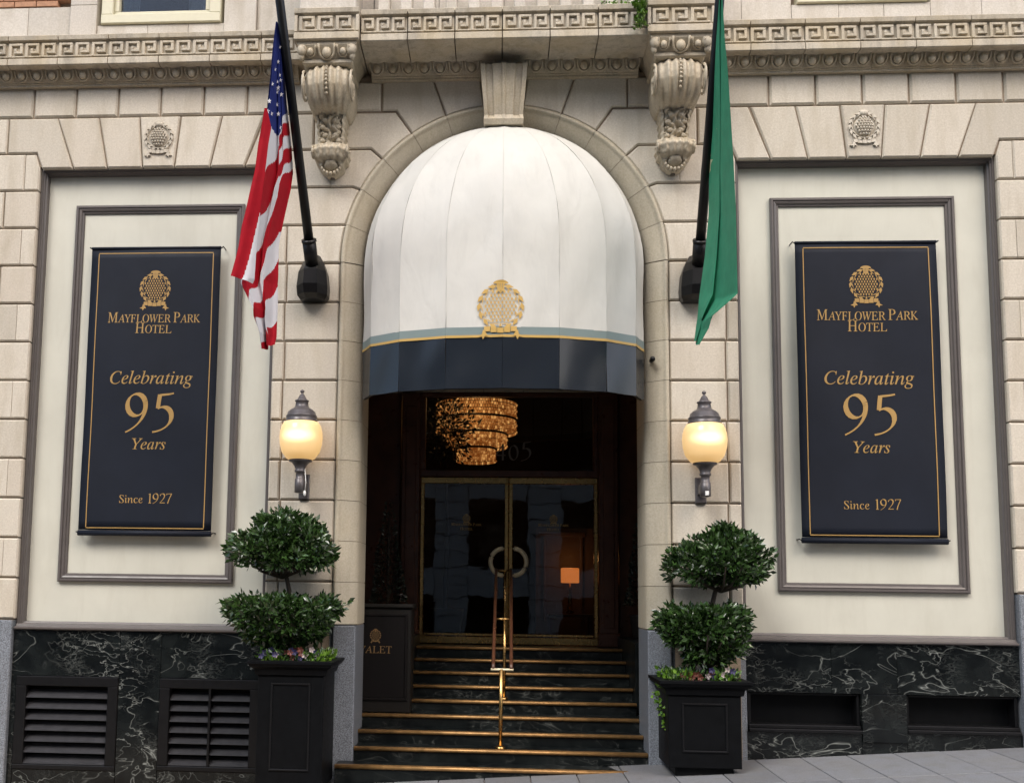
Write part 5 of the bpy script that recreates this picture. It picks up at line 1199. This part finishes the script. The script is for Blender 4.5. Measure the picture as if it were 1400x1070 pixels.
for j in range(n_ - 1):
    for i in range(2): fs.append((3 * j + i, 3 * j + i + 1, 3 * j + 4 + i, 3 * j + 3 + i))
b.add(vs, fs, 0, True).obj('pale_seal', M['seal'], fl2, fix=False)

# ------------------------------------------------------------------ small things
sc_ = empty('security_camera', (1.41, -.03, 3.885), 'tiny black dome camera on the stone ring right of the awning', 'camera')
MB().ball((0, -.02, 0), (.026, .03, .026), 12, 8).obj('dome', M['black_metal'], sc_); MB().tube([(0, -.01, 0), (0, .06, 0)], .022, 12).obj('mount', M['black_metal'], sc_)
wd = empty('weed_plant', (1.24, -.60, 7.0), 'bright green weed growing beside the right bracket on the cornice', 'plant')
leaves(260, lambda r_: ((r_.uniform(-.035, .05), r_.uniform(-.06, .03), r_.choice((r_.uniform(-.15, .10), r_.uniform(.0, .16)))), Vector((r_.uniform(-1, 1), -1, .2))), .05, M['leaf_bright'], 'leaves', wd, seed=9, elong=.7)
leaves(60, lambda r_: ((r_.uniform(-.35, -.03), r_.uniform(.02, .10), .13), Vector((0, -.3, 1))), .03, M['leaf_bright'], 'moss', wd, seed=10, elong=.8)
MB().tube([(0, .02, -.12), (.01, -.02, .12)], .008, 6).obj('stem', M['leaf'], wd)

# ------------------------------------------------------------------ building on the other side of the street (seen in the glass)
ob = empty('opposite_building', (0, -25, -1), 'tall stone office building across the street, mirrored in the door glass', 'building')
b = MB(); 
NX, NZ = 13, 5; W0, H0 = 3.6, 3.7
b.box(-NX * W0 / 2, NX * W0 / 2, -6, -.35, 0, NZ * H0 + 1); b.obj('wall', M['mortar'], ob)
pier = MB().bbox(-.45, .45, 0, 6, 0, .58, .02).mesh('stone_block', M['opposite'])
pier = MB(); pier.add([(-.62, 0, 0), (.62, 0, 0), (.62, 0, .58), (-.62, 0, .58), (-.64, -.4, -.015), (.64, -.4, -.015), (.64, -.4, .595), (-.64, -.4, .595)], [(0, 3, 2, 1), (0, 1, 5, 4), (1, 2, 6, 5), (2, 3, 7, 6), (3, 0, 4, 7)]); pm = pier.mesh('stone_block', M['opposite'])
wide = MB(); wide.add([(-1.15, -.02, 0), (1.15, -.02, 0), (1.15, -.02, 1.1), (-1.15, -.02, 1.1), (-1.17, -.4, 0), (1.17, -.4, 0), (1.17, -.4, 1.1), (-1.17, -.4, 1.1)], [(0, 3, 2, 1), (0, 1, 5, 4), (1, 2, 6, 5), (2, 3, 7, 6), (3, 0, 4, 7)]); wm = wide.mesh('spandrel', M['opposite'])
wf = MB(); wf.box(-1.15, 1.15, -.33, -.28, 0, 2.55); gm_ = wf.mesh('window', M['glass_dark']); wd2 = MB(); wd2.box(-.04, .04, -.28, -.2, 0, 2.55); wd2.box(-1.15, 1.15, -.28, -.2, 1.25, 1.33); wm2 = wd2.mesh('frame', M['black'])
for i in range(NX):
    x = -NX * W0 / 2 + W0 * (i + .5)
    for j in range(NZ):
        link('spandrel', wm, ob, (x, 0, j * H0 + 2.58)); wo = link('window', gm_, ob, (x, 0, j * H0)); link('frame', wm2, wo)
for i in range(4, 10):
    x = -NX * W0 / 2 + W0 * i
    for j in range(29): link('stone_block', pm, ob, (x, 0, j * .615))
pl = MB()
for i in list(range(0, 4)) + list(range(10, NX + 1)): x = -NX * W0 / 2 + W0 * i; pl.box(x - .62, x + .62, -.4, 0, 0, NZ * H0)
for i in range(4, 10): x = -NX * W0 / 2 + W0 * i; pl.box(x - .62, x + .62, -.4, 0, 29 * .615, NZ * H0)
pl.obj('piers', M['opposite'], ob)
bpy.context.view_layer.update()
